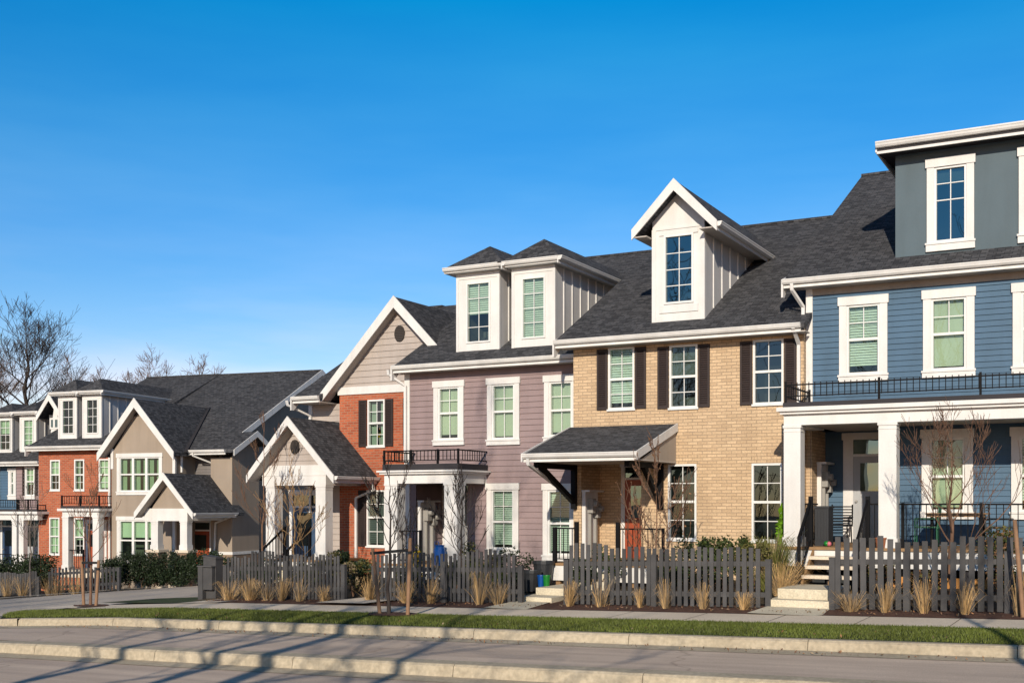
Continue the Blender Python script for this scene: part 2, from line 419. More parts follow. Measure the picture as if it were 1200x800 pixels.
def slope_x(parent, x0, x1, ye, ze, yr, zr, wall_y, back=True, rakes=(True, True), name='roof', t=.13, zback=None):
    """roof whose ridge runs along x, with soffit and barge boards"""
    mb = MB(); yb = 2*yr-ye
    mb.prism([(x0, ye-.03, ze-.016), (x0, yr, zr), (x0, yr, zr-t*1.3), (x0, ye, ze-t)], (x1-x0, 0, 0), 'shingle')
    if back: mb.prism([(x0, yr, zr-.002), (x0, yb, ze), (x0, yb, ze-t), (x0, yr, zr-t*1.3)], (x1-x0, 0, 0), 'shingle')
    mb.box(x0, x1, yr-.13, yr+.13, zr-.05, zr+.02, 'shingle')
    ro = mb.build(name, parent)
    sm = MB(); sm.box(x0+.02, x1-.02, ye+.03, wall_y, ze-.20, ze-.17, 'soffit'); sm.build('soffit', ro)
    for k, xx in ((0, x0), (1, x1)):
        if rakes[k]:
            b2 = MB(); a, c = (xx-.035, xx-.003) if k == 0 else (xx+.003, xx+.035)
            b2.prism([(a, ye-.05, ze+.0), (a, yr, zr+.01), (a, yr, zr-.24), (a, ye-.05, ze-.25)], (c-a, 0, 0), 'white_trim')
            b2.prism([(a, yr, zr+.01), (a, yb, ze), (a, yb, ze-.25), (a, yr, zr-.24)], (c-a, 0, 0), 'white_trim')
            b2.build('barge_board', ro)
    return ro
def gable_y(parent, xl, xc, xr, zl, za, zr, y0, y1, name='roof', t=.12, board=.22, ends='white_trim', y1r=None, gutter_r=None):
    """roof whose ridge runs along y, with white barge boards on the front"""
    mb = MB()
    for (xe, ze) in ((xl, zl), (xr, zr)):
        mb.prism([(xe, y0, ze), (xc, y0, za), (xc, y0, za-t*1.5), (xe, y0, ze-t*1.2)], (0, (y1 if y1r is None or xe == xl else y1r)-y0, 0), 'shingle')
    ro = mb.build(name, parent)
    for (xe, ze, sg) in ((xl, zl, -1), (xr, zr, 1)):
        b2 = MB(); b2.prism([(xe+sg*.02, y0-.045, ze+.01), (xc, y0-.045, za+.03), (xc, y0-.045, za-board*1.25), (xe+sg*.02, y0-.045, ze-board*1.15)], (0, .042, 0), 'white_trim')
        b2.build('barge_board', ro)
    if gutter_r:
        g = MB(); gutter_y(g, xr+.005, y0+.02, gutter_r, zr-.01, 1); g.build('gutter', ro)
    return ro
def railing(parent, p, q, h, posts=(0, 1), pitch=.115, over=0, name='railing', pw=.06, gap=.1):
    mb = MB(); p, q = Vector(p), Vector(q); d = q-p; n = max(2, int(d.length/pitch)); m = 'black_metal'; up = Vector((0, 0, 1))
    mb.bar(p+up*h, q+up*h, .03 if over else .045, .03 if over else .035, m); mb.bar(p+up*gap, q+up*gap, .022 if over else .03, .025, m)
    for i in range(1, n):
        a = p+d*i/n; mb.bar(a+up*(gap-.02 if over else gap), a+up*(h+over), .017, .017, m, up=(0, 1, 0))
    for f_ in posts:
        a = p+d*f_; mb.bar(a, a+up*(h+over+.03), pw, pw, m, up=(0, 1, 0))
    return mb.build(name, parent)
def column(parent, x0, x1, y, z0, z1, neck=None, depth=None):
    mb = MB(); dp = depth or (x1-x0); m = 'white_trim'
    mb.box(x0, x1, y, y+dp, z0, z1, m)
    mb.box(x0-.025, x1+.025, y-.025, y+dp+.025, z0, z0+.2, m)
    zk = neck or z1-.12
    mb.box(x0-.012, x1+.012, y-.012, y+dp+.012, zk-.012, zk, m)
    mb.box(x0-.02, x1+.02, y-.02, y+dp+.02, z1-.06, z1, m)
    mb.build('porch_column', parent)
def vent(parent, x, z, y, rx, rz):
    mb = MB(); n = 24
    pts = [(x+rx*math.cos(2*math.pi*i/n), y-.035, z+rz*math.sin(2*math.pi*i/n)) for i in range(n)]
    mb.prism(pts, (0, .035, 0), 'vent_dark')
    for k in range(-4, 5):
        zz = k/5*rz; w = rx*math.sqrt(max(0, 1-(zz/rz)**2))*.9
        mb.poly([(x-w, y-.055, z+zz-.02), (x+w, y-.055, z+zz-.02), (x+w, y-.036, z+zz+.025), (x-w, y-.036, z+zz+.025)], 'vent_dark')
    mb.build('gable_vent', parent)
def meters(parent, x, y0, z0, h):
    """white board on a side return with electricity meters"""
    mb = MB(); mb.box(x, x+.06, y0, y0+.85, z0, z0+h, 'white_trim'); mb.box(x, x+.10, y0-.02, y0+.05, z0, z0+h, 'white_trim')
    mb.box(x-.01, x+.22, y0-.03, y0+.9, z0+h, z0+h+.05, 'white_trim')
    ob = mb.build('meter_board', parent)
    for k, (yy, zz) in enumerate(((y0+.22, z0+h-.55), (y0+.55, z0+h-.68))):
        m2 = MB(); m2.box(x+.06, x+.2, yy, yy+.22, zz, zz+.38, 'meter_grey')
        m2.tube([(x+.2, yy+.11, zz+.24), (x+.3, yy+.11, zz+.24)], [.085, .075], 'meter_grey', 10)
        m2.box(x+.06, x+.12, yy+.07, yy+.13, z0, zz, 'meter_grey')
        m2.build('electricity_meter', ob)
def door(parent, x0, x1, z0, z1, y, col, transom=.35, lite=.45, tw=.11):
    mb = MB(); zt = z1-transom if transom else z1
    mb.box(x0, x1, y-.04, y, z0, zt-.06 if transom else z1, col)
    w = x1-x0
    ob = mb.build('door', parent)
    m2 = MB()
    for a, c in ((x0-tw, x0), (x1, x1+tw)): m2.box(a, c, y-.06, y, z0, z1, 'white_trim')
    m2.box(x0-tw-.03, x1+tw+.03, y-.075, y, z1, z1+.17, 'white_trim')
    if transom: m2.box(x0, x1, y-.055, y, zt-.06, zt, 'white_trim')
    m2.build('door_frame', ob)
    m3 = MB()
    if transom: m3.box(x0, x1, y-.03, y-.01, zt, z1, 'glass_mirror')
    zl = z0+(zt-z0)*(1-lite)
    m3.box(x0+w*.18, x1-w*.18, y-.052, y-.041, zl, zt-.22, 'glass_mirror')
    m3.build('pane', ob)
    m4 = MB(); z = z0+.2
    for a, c in ((x0+w*.14, x0+w*.46), (x0+w*.54, x1-w*.14)): m4.box(a, c, y-.05, y-.041, z, zl-.18, col)
    m4.build('door_panel', ob)
    m5 = MB(); m5.tube([(x0+.08, y-.04, z0+1.0), (x0+.08, y-.1, z0+1.0)], [.03, .03], 'meter_grey', 8); m5.build('handle', ob)

def gable_end(mb, x, y0, y1, z0, ye, ze, yr, zr, mat):
    """side wall (plane x) below a roof slope, closed with a pentagon"""
    yb = 2*yr-ye; sl = (zr-ze)/(yr-ye)
    zf = ze+sl*(y0-ye)-.18; zb = ze+sl*(yb-y1)-.18
    mb.poly([(x, y0, z0), (x, y1, z0), (x, y1, zb), (x, yr, zr-.2), (x, y0, zf)], mat)

def battens(mb, x, y0, y1, zbot, ztop, step=.55):
    y = y0+step
    while y < y1:
        zb = zbot(y)
        if zb < ztop-.05: mb.box(x, x+.025, y-.028, y+.028, zb, ztop, 'white_trim')
        y += step
def hip_dormer(root, f, y, u0, u1, vt, vb, gu0, gu1, gv0, gv1, roof_line, peak, oh=.27, label=None, yback=4.5, mirror=False, blind=('slat', .5)):
    """white boxed dormer with a hipped roof; roof_line = (ye, ze, slope) of the main roof"""
    x0, x1 = f.X(u0, y), f.X(u1, y); uc = (u0+u1)/2
    z1, z0 = f.Z(uc, vt, y), f.Z(uc, vb, y)
    ye, ze, sl = roof_line
    d = MB()
    hx0, hx1, hz0, hz1 = rect(f, gu0-2.2, gv0-2.5, gu1+2.2, gv1+2.5, y)
    wall(d, x0, x1, z0-.05, z1, [(hx0, hx1, hz0, hz1)], front(y), 'white_trim')
    yb = y+yback
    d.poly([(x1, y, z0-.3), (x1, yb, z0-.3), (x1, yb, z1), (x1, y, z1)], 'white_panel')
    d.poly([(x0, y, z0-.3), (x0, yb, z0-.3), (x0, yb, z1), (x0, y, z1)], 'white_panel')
    for xa, xb in ((x0-.012, x0+.07), (x1-.07, x1+.012)): d.box(xa, xb, y-.02, y+.07, z0-.02, z1, 'white_trim')
    d.box(x0+.07, x1-.07, y-.018, y-.001, z1-.16, z1, 'white_trim')
    zb = lambda yy: ze+sl*(yy-ye)
    battens(d, x1, y, yb, zb, z1)
    ob = d.build('dormer', root)
    r = MB(); X0, X1 = x0-oh, x1+oh; Y0 = y-oh; xc = (X0+X1)/2; zp = peak; yp = Y0+(X1-X0)/2
    zt = z1+.16; yr = ye+(zp-ze)/sl+.3; ym = ye+(zt-ze)/sl+.4
    r.poly([(X0, Y0, zt), (X1, Y0, zt), (xc, yp, zp)], 'shingle')
    r.poly([(X1, Y0, zt), (X1, ym, zt), (xc, yr, zp), (xc, yp, zp)], 'shingle')
    r.poly([(X0, Y0, zt), (xc, yp, zp), (xc, yr, zp), (X0, ym, zt)], 'shingle')
    r.poly([(X0, Y0, zt-.15), (X1, Y0, zt-.15), (X1, ym, zt-.15), (X0, ym, zt-.15)], 'white_trim')
    r.box(X0, X1, Y0, Y0+.03, zt-.15, zt-.005, 'white_trim'); r.box(X1-.03, X1, Y0+.03, ym, zt-.15, zt-.005, 'white_trim'); r.box(X0, X0+.03, Y0+.03, ym, zt-.15, zt-.005, 'white_trim')
    r.build('dormer_roof', ob)
    g = MB(); prof = [(0, 0), (-.11, 0), (-.11, -.025), (-.095, -.04), (-.09, -.07), (-.06, -.105), (0, -.11)]
    g.prism([(X0, Y0+a, zt+c) for a, c in prof], (X1-X0, 0, 0), 'white_trim'); gutter_y(g, X1+.003, Y0-.1, ym-.1, zt, 1)
    g.build('gutter', ob)
    window(ob, hx0, hx1, hz0, hz1, y-.012, up=(2, 4), merge=True, fw=.045, blind=blind)
    return ob

# ================================================================== BLUE TOWNHOUSE
SLOPE = .528
def blue_house():
    f = W; Y = 28.0; YP = 25.8; YA = 29.4
    xl = f.X(945, Y); w1 = f.X(1012, Y); w2 = f.X(1112, Y); w3 = 2*w2-w1; xr = w3+(w1-xl)
    zf = f.Z(1000, 641, YP); zg = yard(xl, Y)-.3
    ye, ze = Y-.45, f.Z(926, 327.4, Y-.45)-.0
    yr = 36.3; zr = ze+SLOPE*(yr-ye)
    root = thing('blue_townhouse', 'blue lap-sided townhouse with a full-width white porch and a grey third-storey dormer', 'house', f, ((xl+xr)/2, Y, zg), 'terrace of townhouses on the right of the lane')
    # openings
    holes = []; T = (.17, .2, .17)
    def tw(cx, uv, rl, blind, lo=None, up=(2, 2)):
        x0, x1, z0, z1 = uv
        holes.append(window(root, x0, x1, z0, z1, Y-.027, rail=rl, up=up, lo=lo, trim=T, blind=blind))
    hw = (f.X(1133.5, Y)-f.X(1092, Y))/2
    zt, zbm, zrl = f.Z(1012, 357, Y), f.Z(1012, 438.5, Y), f.Z(1012, 397.5, Y)
    lt, lb, lr = f.Z(1110, 513, Y), f.Z(1110, 599, Y), f.Z(1110, 558, Y)
    for i, c in enumerate((w1, w2, w3)):
        tw(c, (c-hw, c+hw, zbm, zt), zrl, [('slat', .93), ('shade', .97, 'blind_cream'), ('slat', .7)][i])
    for i, c in enumerate((w2-.03, w3-.03)):
        tw(c, (c-hw, c+hw, lb, lt), lr, [('shade', .97, 'blind_cream'), ('slat', .9)][i])
    mb = MB(); xa = f.X(1048, Y); zc = f.Z(1000, 496, YP)+.05
    alc = (xl-1, xa, zg-1, zc)
    wall(mb, xl+.1, xr, zg, ze-.19, holes+[alc], front(Y), 'blue_siding', LAP)
    # alcove back and right return
    dh = []
    wall(mb, xl, xa, zg, zc, [], front(YA), 'blue_siding', LAP)
    mb.poly([(xa, Y, zg), (xa, YA, zg), (xa, YA, zc), (xa, Y, zc)], 'blue_siding')
    gable_end(mb, xl+.1, Y, 2*yr-ye-.4, zg, ye, ze, yr, zr, 'blue_siding'); gable_end(mb, xr, Y, 2*yr-ye-.4, zg, ye, ze, yr, zr, 'blue_siding')
    yb = 2*yr-ye-.4
    mb.poly([(xl, yb, zg), (xr, yb, zg), (xr, yb, ze-.2), (xl, yb, ze-.2)], 'blue_siding')
    mb.build('wall', root)
    c = MB(); c.box(xl-.0, xl+.155, Y-.045, Y+.1, zc, ze-.2, 'white_trim'); c.box(xl+.155, xr, Y-.045, Y-.0, ze-.36, ze-.2, 'frieze_shade')  # frieze strip takes the taupe with eave shade painted in
    pass
    c.build('corner_board', root)
    ro = slope_x(root, xl-.42, xr+.4, ye, ze, yr, zr, Y+.0, rakes=(False, True)); gutter_x(ro, xl-.44, xr+.4, ye, ze); eave_return(ro, xl-.42, ye, ze)
    downspout(root, [(xl-.22, ye-.05, ze-.1), (xl-.22, ye-.02, ze-.26), (xl-.05, Y-.10, ze-.62), (xl-.05, Y-.10, zc+.3)])
    # third-storey dormer
    YD = 28.4; dx0 = f.X(1049.3, YD); dz1 = f.Z(1049, 182, YD); dz0 = ze+SLOPE*(YD-ye)-.1; dx1 = 0
    d = MB(); hs = []
    g0 = f.X(1095, YD), f.X(1133, YD), f.Z(1114, 283, YD), f.Z(1114, 194.5, YD)
    w_ = g0[1]-g0[0]; gap = f.X(1192, YD)-f.X(1084.5, YD)
    dx1 = g0[1]+gap+(g0[0]-dx0)
    hs = [(g0[0], g0[1], g0[2], g0[3]), (g0[0]+gap, g0[1]+gap, g0[2], g0[3])]
    wall(d, dx0, dx1, dz0, dz1, hs, front(YD), 'slate_panel')
    d.poly([(dx0, YD, dz0-.2), (dx0, yr+1, dz0-.2), (dx0, yr+1, dz1), (dx0, YD, dz1)], 'slate_panel')
    d.poly([(dx1, YD, dz0-.2), (dx1, yr+1, dz0-.2), (dx1, yr+1, dz1), (dx1, YD, dz1)], 'slate_panel')
    dob = d.build('dormer', root)
    r = MB(); r.prism([(dx0-.32, YD-.5, dz1), (dx0-.32, YD-.5, dz1+.16), (dx0-.32, yr+1.2, dz1+.75), (dx0-.32, yr+1.2, dz1+.55)], (dx1-dx0+.64, 0, 0), 'dark_membrane')
    r.box(dx0-.3, dx1+.3, YD-.45, YD+.0, dz1-.015, dz1+.02, 'dark_membrane')
    r.build('dormer_roof', dob)
    g = MB(); g.prism([(dx0-.34, YD-.5+a, dz1+.20+c_) for a, c_ in [(0, 0), (-.125, 0), (-.125, -.03), (-.11, -.05), (-.10, -.09), (-.07, -.13), (0, -.14)]], (dx1-dx0+.68, 0, 0), 'white_trim')
    g.box(dx0-.33, dx1+.33, YD-.499, YD-.46, dz1-.06, dz1+.199, 'white_trim'); g.box(dx0-.36, dx0-.325, YD-.5, yr, dz1-.02, dz1+.22, 'white_trim')
    g.build('gutter', dob)
    for i, h in enumerate(hs):
        window(dob, h[0], h[1], h[2], h[3], YD-.012, up=(2, 1), merge=True, trim=(.16, .2, .2), glass='glass_mirror', blind=('shade', .2, 'blind_white'))
        bb = MB(); zz = h[2]+(h[3]-h[2])*.56
        bb.box(h[0]+.05, h[1]-.05, YD+.01, YD+.03, zz-.012, zz+.012, 'white_vinyl'); zz = h[2]+(h[3]-h[2])*.78
        bb.box(h[0]+.05, h[1]-.05, YD+.012, YD+.028, zz-.01, zz+.01, 'white_vinyl')
        bb.build('window_bar', dob)
    # porch: beam, deck roof, columns
    px0 = f.X(917.9, YP); zfa = f.Z(1000, 474.6, YP); zco = f.Z(1000, 482.8, YP); zbm_ = f.Z(1000, 495.8, YP)
    p = MB()
    cw = f.X(938, YP)-f.X(918.5, YP); cx = f.X(918.5, YP)
    p.box(cx, xr, YP, YP+cw, zbm_, zco, 'white_trim'); p.box(cx, cx+cw, YP+cw, Y-.02, zbm_, zco, 'white_trim')
    p.box(px0-.05, xr+.1, YP-.1, Y-.03, zco, zfa-.05, 'white_trim'); p.box(px0-.11, xr+.1, YP-.17, Y-.035, zfa-.09, zfa, 'white_trim')
    p.box(px0, xr+.1, YP-.04, Y-.034, zfa, zfa+.11, 'dark_membrane')
    p.box(cx+cw, xr, YP+cw, YA-.02, zbm_+.04, zbm_+.06, 'soffit')
    p.build('porch_roof', root)
    for a in (cx, f.X(1029.5, YP), xr-.5): column(root, a, a+cw, YP, zf, zbm_, neck=zbm_-.13)
    zr0 = zfa+.11
    hh = f.Z(1000, 447.5, YP)-zr0
    po = [0] + [(f.X(u, YP)-px0-.05)/(xr-px0) for u in (1031, 1151)] + [1]
    railing(root, (px0+.05, YP, zr0), (xr, YP, zr0), hh, posts=po, pitch=.128, over=.05, name='balcony_railing', pw=.045, gap=.14)
    railing(root, (px0+.05, YP+.08, zr0), (px0+.05, Y-.1, zr0), hh, posts=(1,), pitch=.2, over=.05, name='balcony_railing', pw=.05, gap=.14)
    # deck, skirt, stairs
    dk = MB(); dk.box(cx-.1, xr, YP-.12, YA-.02, zf-.06, zf, 'deck_wood'); dk.box(cx-.06, xr, YP-.07, YP-.03, zf-.43, zf-.062, 'white_trim')
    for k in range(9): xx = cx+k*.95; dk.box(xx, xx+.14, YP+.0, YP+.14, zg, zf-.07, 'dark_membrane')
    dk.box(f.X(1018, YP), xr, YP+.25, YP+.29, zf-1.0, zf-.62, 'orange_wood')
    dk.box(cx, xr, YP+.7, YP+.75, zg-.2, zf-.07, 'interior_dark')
    dk.build('porch_deck', root)
    sx0, sx1 = f.X(953, YP)-.02, f.X(1016, YP)
    s = MB()
    for k in range(3):
        z = zf-.19*(k+1); y = YP-.12-.29*k
        s.box(sx0+.02, sx1, y-.31, y+.0, z-.07, z, 'concrete')
    for xx in (sx0+.02, (sx0+sx1)/2, sx1-.05):
        s.prism([(xx, YP-.1, zf-.07), (xx, YP-.1, zf-.50), (xx, YP-.9, zf-.95), (xx, YP-1.05, zf-.95), (xx, YP-1.05, zf-.70), (xx, YP-.4, zf-.27)], (.05, 0, 0), 'deck_wood')
    s.build('porch_steps', root)
    for xx in (sx0-.02, sx1+.03):
        a = Vector((xx, YP-1.05, zf-.75)); b_ = Vector((xx, YP-.06, zf))
        r = MB(); r.bar(a+Vector((0, 0, .98)), b_+Vector((0, 0, 1.02)), .05, .06, 'black_metal'); r.bar(a+Vector((0, 0, .2)), b_+Vector((0, 0, .16)), .03, .03, 'black_metal')
        r.bar(a+Vector((0, 0, -.1)), a+Vector((0, 0, 1.0)), .065, .065, 'black_metal', up=(0, 1, 0)); r.bar(b_, b_+Vector((0, 0, 1.1)), .085, .085, 'black_metal', up=(0, 1, 0))
        for k in range(1, 8):
            q = a.lerp(b_, k/8); r.bar(q+Vector((0, 0, .2)), q+Vector((0, 0, .98)), .017, .017, 'black_metal', up=(0, 1, 0))
        r.build('handrail', root)
    railing(root, (f.X(1053, YP), YP+.1, zf), (xr-.5, YP+.1, zf), .93, posts=(0.02, .475, 1), pitch=.135, name='porch_railing')
    railing(root, (sx1+.05, YP+.05, zf), (f.X(1030, YP), YP+.05, zf), .93, posts=(), pitch=.12, name='porch_railing')
    railing(root, (cx+.2, YP+cw, zf), (cx+.2, Y, zf), .93, posts=(), pitch=.13, name='porch_railing')
    dx = f.X(1000.5, YA); door(root, dx, dx+.95, zf, f.Z(1010, 515, YA), YA-.02, 'door_grey', transom=f.Z(1010, 515, YA)-f.Z(1010, 530, YA)+.04, lite=.42, tw=.24)
    return dict(root=root, xl=xl, xr=xr, zf=zf, YP=YP, YA=YA, zc=zc, cx=cx, sx0=sx0, sx1=sx1)
BL = blue_house()

# ================================================================== TAN BRICK TOWNHOUSE
def tan_house():
    f = W; Y = 27.8; YA = 29.0
    xl, xr = f.X(672, Y), BL['xl']-.01
    zg = yard(xl, Y)-.4; YC = 25.6; zf = f.Z(700, 660.5, YC)
    ye, ze = Y-.45, f.Z(900, 381, Y-.45); yr = 35.7; zr = ze+SLOPE*(yr-ye)
    root = thing('tan_brick_townhouse', 'tan brick townhouse with dark shutters, a gabled white dormer and a red front door', 'house', f, ((xl+xr)/2, Y, zg), 'terrace of townhouses on the right of the lane')
    holes = []
    U = [((713, 407, 743.6, 479.5), 444, ('slat', .96), [(700, 712.3), (744.6, 757.3)], 'glass'),
         ((784.6, 404, 817.5, 478), 441, ('shade', .5, 'curtain_dark'), [(771, 783.8), (818.6, 832)], 'glass'),
         ((882.6, 397.5, 918.4, 473.5), 435, ('none',), [(867.6, 881.8), (919.4, 933.4)], 'glass_dark')]
    for r, rl, bl, sh, gl in U:
        x0, x1, z0, z1 = rect(f, *r, Y)
        holes.append(window(root, x0, x1, z0, z1, Y, rail=f.Z((r[0]+r[2])/2, rl, Y), up=(2, 2), lo=(2, 2), blind=bl, glass=gl, sill=True))
        for a, c in sh: shutter(root, f.X(a, Y), f.X(c, Y), z0-.0, z1-.02, Y)
    for r, rl, bl, gl in (((783, 543.6, 816.4, 632), 587.5, ('shade', .46, 'interior_dark'), 'glass_dark'), ((881, 542.6, 917, 634), 588, ('none',), 'glass_dark')):
        x0, x1, z0, z1 = rect(f, *r, Y)
        holes.append(window(root, x0, x1, z0, z1, Y, rail=f.Z((r[0]+r[2])/2, rl, Y), up=(2, 2), lo=(2, 2), blind=bl, glass=gl, sill=True))
    ra, rb = f.X(681, Y), f.X(751.5, Y); zc = f.Z(715, 531, Y)
    mb = MB(); wall(mb, xl, xr, zg, ze-.19, holes+[(ra, rb, zg-1, zc)], front(Y), 'tan_brick')
    mb.poly([(ra-.01, YA, zg), (rb+.01, YA, zg), (rb+.01, YA, zc+.01), (ra-.01, YA, zc+.01)], 'tan_brick')
    mb.poly([(ra, Y, zg), (ra, YA, zg), (ra, YA, zc), (ra, Y, zc)], 'tan_brick'); mb.poly([(rb, Y, zg), (rb, YA, zg), (rb, YA, zc), (rb, Y, zc)], 'tan_brick')
    mb.poly([(ra, Y, zc), (rb, Y, zc), (rb, YA, zc), (ra, YA, zc)], 'soffit')
    yb = 2*yr-ye-.4
    for xx in (xl, xr): gable_end(mb, xx, Y, yb, zg, ye, ze, yr, zr, 'tan_brick')
    mb.poly([(xl, yb, zg), (xr, yb, zg), (xr, yb, ze-.2), (xl, yb, ze-.2)], 'tan_brick')
    mb.build('wall', root)
    # soldier courses over the lower windows and a frieze
    for r in ((779, 543.6, 820, 632), (877, 542.6, 920, 634)):
        s = MB(); x0, x1, z0, z1 = rect(f, *r, Y); x = x0
        while x < x1-.02: s.box(x+.002, x+.076, Y-.012, Y, z1+.02, z1+.24, 'tan_brick'); x += .078
        s.build('soldier_course', root)
    ro = slope_x(root, f.X(650.5, ye), xr+.16, ye, ze, yr, zr, Y, rakes=(False, False)); gutter_x(ro, f.X(650.3, ye), xr+.05, ye, ze); eave_return(ro, f.X(650.5, ye), ye, ze)
    downspout(root, [(xr-.12, ye-.06, ze-.1), (xr-.1, Y-.08, ze-.45), (xr-.1, Y-.08, zg+2.9)])
    # gabled dormer
    YD = 28.1; sl = SLOPE
    x0, x1 = f.X(764.6, YD), f.X(825.6, YD); xc = (x0+x1)/2; z0 = f.Z(795, 375, YD); z1 = f.Z(795, 266.5, YD)
    YO = YD-.4
    za = f.Z(789.9, 210.5, YO); zl = f.Z(741.5, 270, YO); xo = f.X(741.5, YO); xro = f.X(839.6, YO); xa = f.X(789.9, YO)
    d = MB(); h = rect(f, 778.3, 274.5, 813, 355.5, YD)
    wall(d, x0, x1, z0-.06, z1, [h], front(YD), 'white_trim')
    gz = za-.28; k = (za-zl)/(xa-xo)
    gz = za-.15; kq = (xa-xo)/(za-zl)
    for zA, zB in ((z1, gz-(xa-x0)/kq), (gz-(xa-x0)/kq, gz)):
        if zB > zA: wall(d, x0, x1, zA, zB, [], front(YD), 'white_trim', 0, lambda z: (max(x0, xa-(gz-z)*kq), min(x1, xa+(gz-z)*kq)))
    ybk = 33.0
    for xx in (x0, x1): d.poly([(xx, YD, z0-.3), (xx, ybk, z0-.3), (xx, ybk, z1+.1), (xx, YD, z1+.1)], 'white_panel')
    d.box(x0-.01, x0+.1, YD-.02, YD+.1, z0-.02, z1, 'white_trim'); d.box(x1-.1, x1+.01, YD-.02, YD+.1, z0-.02, z1, 'white_trim')
    d.box(x0+.1, x1-.1, YD-.022, YD, z1-.03, z1+.02, 'white_trim'); d.box(h[0]-.12, h[1]+.12, YD-.03, YD, h[3], h[3]+.12, 'white_trim'); d.box(h[0]-.12, h[1]+.12, YD-.03, YD, h[2]-.22, h[2]-.03, 'white_trim')
    battens(d, x1, YD, ybk, lambda yy: ze+sl*(yy-ye), z1+.1, .68)
    dob = d.build('dormer', root)
    gable_y(dob, xo, xa, xro, zl, za, zl, YO, ye+(za-ze)/sl+.2, name='dormer_roof', gutter_r=ye+(zl-ze)/sl+.6)
    so = MB(); so.box(xo+.03, x0, YO, YD+2.5, zl-.2, zl-.17, 'soffit'); so.box(x1, xro-.03, YO, ybk-1, zl-.16, zl-.13, 'soffit'); so.build('soffit', dob)
    window(dob, *h, YD-.012, up=(2, 4), merge=True, glass='glass_mirror')
    # porch canopy
    cy = 25.2; xa_, xb_ = f.X(614.5, cy)+.0, f.X(747, cy); zcf = f.Z(680, 530, cy); zcw = f.Z(730, 498.5, Y)
    p = MB(); p.prism([(xa_, cy, zcf), (xa_, Y, zcw), (xa_, Y, zcw-.15), (xa_, cy, zcf-.13)], (xb_-xa_, 0, 0), 'shingle')
    can = p.build('porch_canopy', root)
    for xx in (xa_-.035, xb_+.003):
        b2 = MB(); b2.prism([(xx, cy-.12, zcf), (xx, Y-.02, zcw+.01), (xx, Y-.02, zcw-.19), (xx, cy-.12, zcf-.2)], (.032, 0, 0), 'white_trim'); b2.build('barge_board', can)
    gutter_x(can, xa_-.03, xb_+.03, cy, zcf)
    so = MB(); so.box(xa_+.01, xb_-.01, cy+.03, Y-.01, zcf-.2, zcf-.17, 'soffit')
    so.poly([(xb_-.02, cy+.3, zcf-.17), (xb_-.02, Y-.02, zcf-.17), (xb_-.02, Y-.02, zcw-.2)], 'frieze_shade'); so.build('soffit', can)
    for xx in (f.X(674, Y), f.X(775, Y)):
        q = MB(); zt = zcf-.2
        q.bar((xx, Y-.07, zt-1.15), (xx, Y-.07, zt), .13, .13, 'black_metal', up=(0, 1, 0)); q.bar((xx, Y-.08, zt-.07), (xx, cy+.35, zt-.07), .12, .13, 'black_metal')
        q.bar((xx, Y-.12, zt-.95), (xx, cy+.6 if xx < -12 else cy+1.4, zt-.1), .11, .13, 'black_metal'); q.build('canopy_bracket', root)
    downspout(root, [(xa_+.12, cy-.05, zcf-.12), (xa_+.12, cy-.02, zcf-.26), (f.X(668, Y)+.02, Y-.1, zcf-1.0)])
    dx = f.X(733.3, YA); zt = f.Z(742, 547, YA); door(root, dx, dx+.93, zf, zt, YA-.01, 'door_red', transom=zt-f.Z(742, 558, YA)+.03, lite=.5)
    meters(root, ra+.01, Y+.05, zf, f.Z(690, 576, Y)-zf)
    dk = MB(); a, c = f.X(645, YC), f.X(779, YC)
    dk.box(a, c, YC, Y-.02, zf-.06, zf, 'deck_wood'); dk.box(ra+.01, rb-.01, Y-.02, YA, zf-.06, zf-.002, 'deck_wood'); dk.box(a+.02, c-.02, YC+.02, YC+.06, zf-.42, zf-.062, 'white_trim')
    for k in range(5): xx = a+.1+k*(c-a-.3)/4; dk.box(xx, xx+.12, YC+.1, YC+.22, zg-.2, zf-.07, 'deck_wood')
    dk.build('porch_deck', root)
    railing(root, (f.X(649, YC), YC+.06, zf), (f.X(674.5, YC), YC+.06, zf), .84, posts=(0,), pitch=.105, name='porch_railing', pw=.09)
    railing(root, (f.X(723, YC), YC+.06, zf), (f.X(776, YC), YC+.06, zf), .84, posts=(1,), pitch=.115, name='porch_railing')
    for u in (674.5, 723):
        b2 = MB(); xx = f.X(u, YC); b2.bar((xx, YC+.06, zf), (xx, YC+.06, zf+1.0), .09, .09, 'black_metal', up=(0, 1, 0)); b2.build('railing_post', root)
    st = MB(); a, c = f.X(678, YC), f.X(721, YC)
    for k in range(3): st.box(a, c, YC-.3*(k+1), YC-.3*k, zg, zf-.19*(k+1), 'step_concrete')
    st.build('porch_steps', root)
    # tall brick return seen inside the neighbour's porch
    rt = MB(); zt = BL['zc']
    rt.box(xr-.3, xr+.135, Y+.22, BL['YA']-.04, zg, zt, 'tan_brick'); rt.build('brick_return', root)
    meters(root, xr+.14, Y+.72, BL['zf'], 1.9)
    return dict(xl=xl, zf=zf, YC=YC, xr=xr)
TN = tan_house()

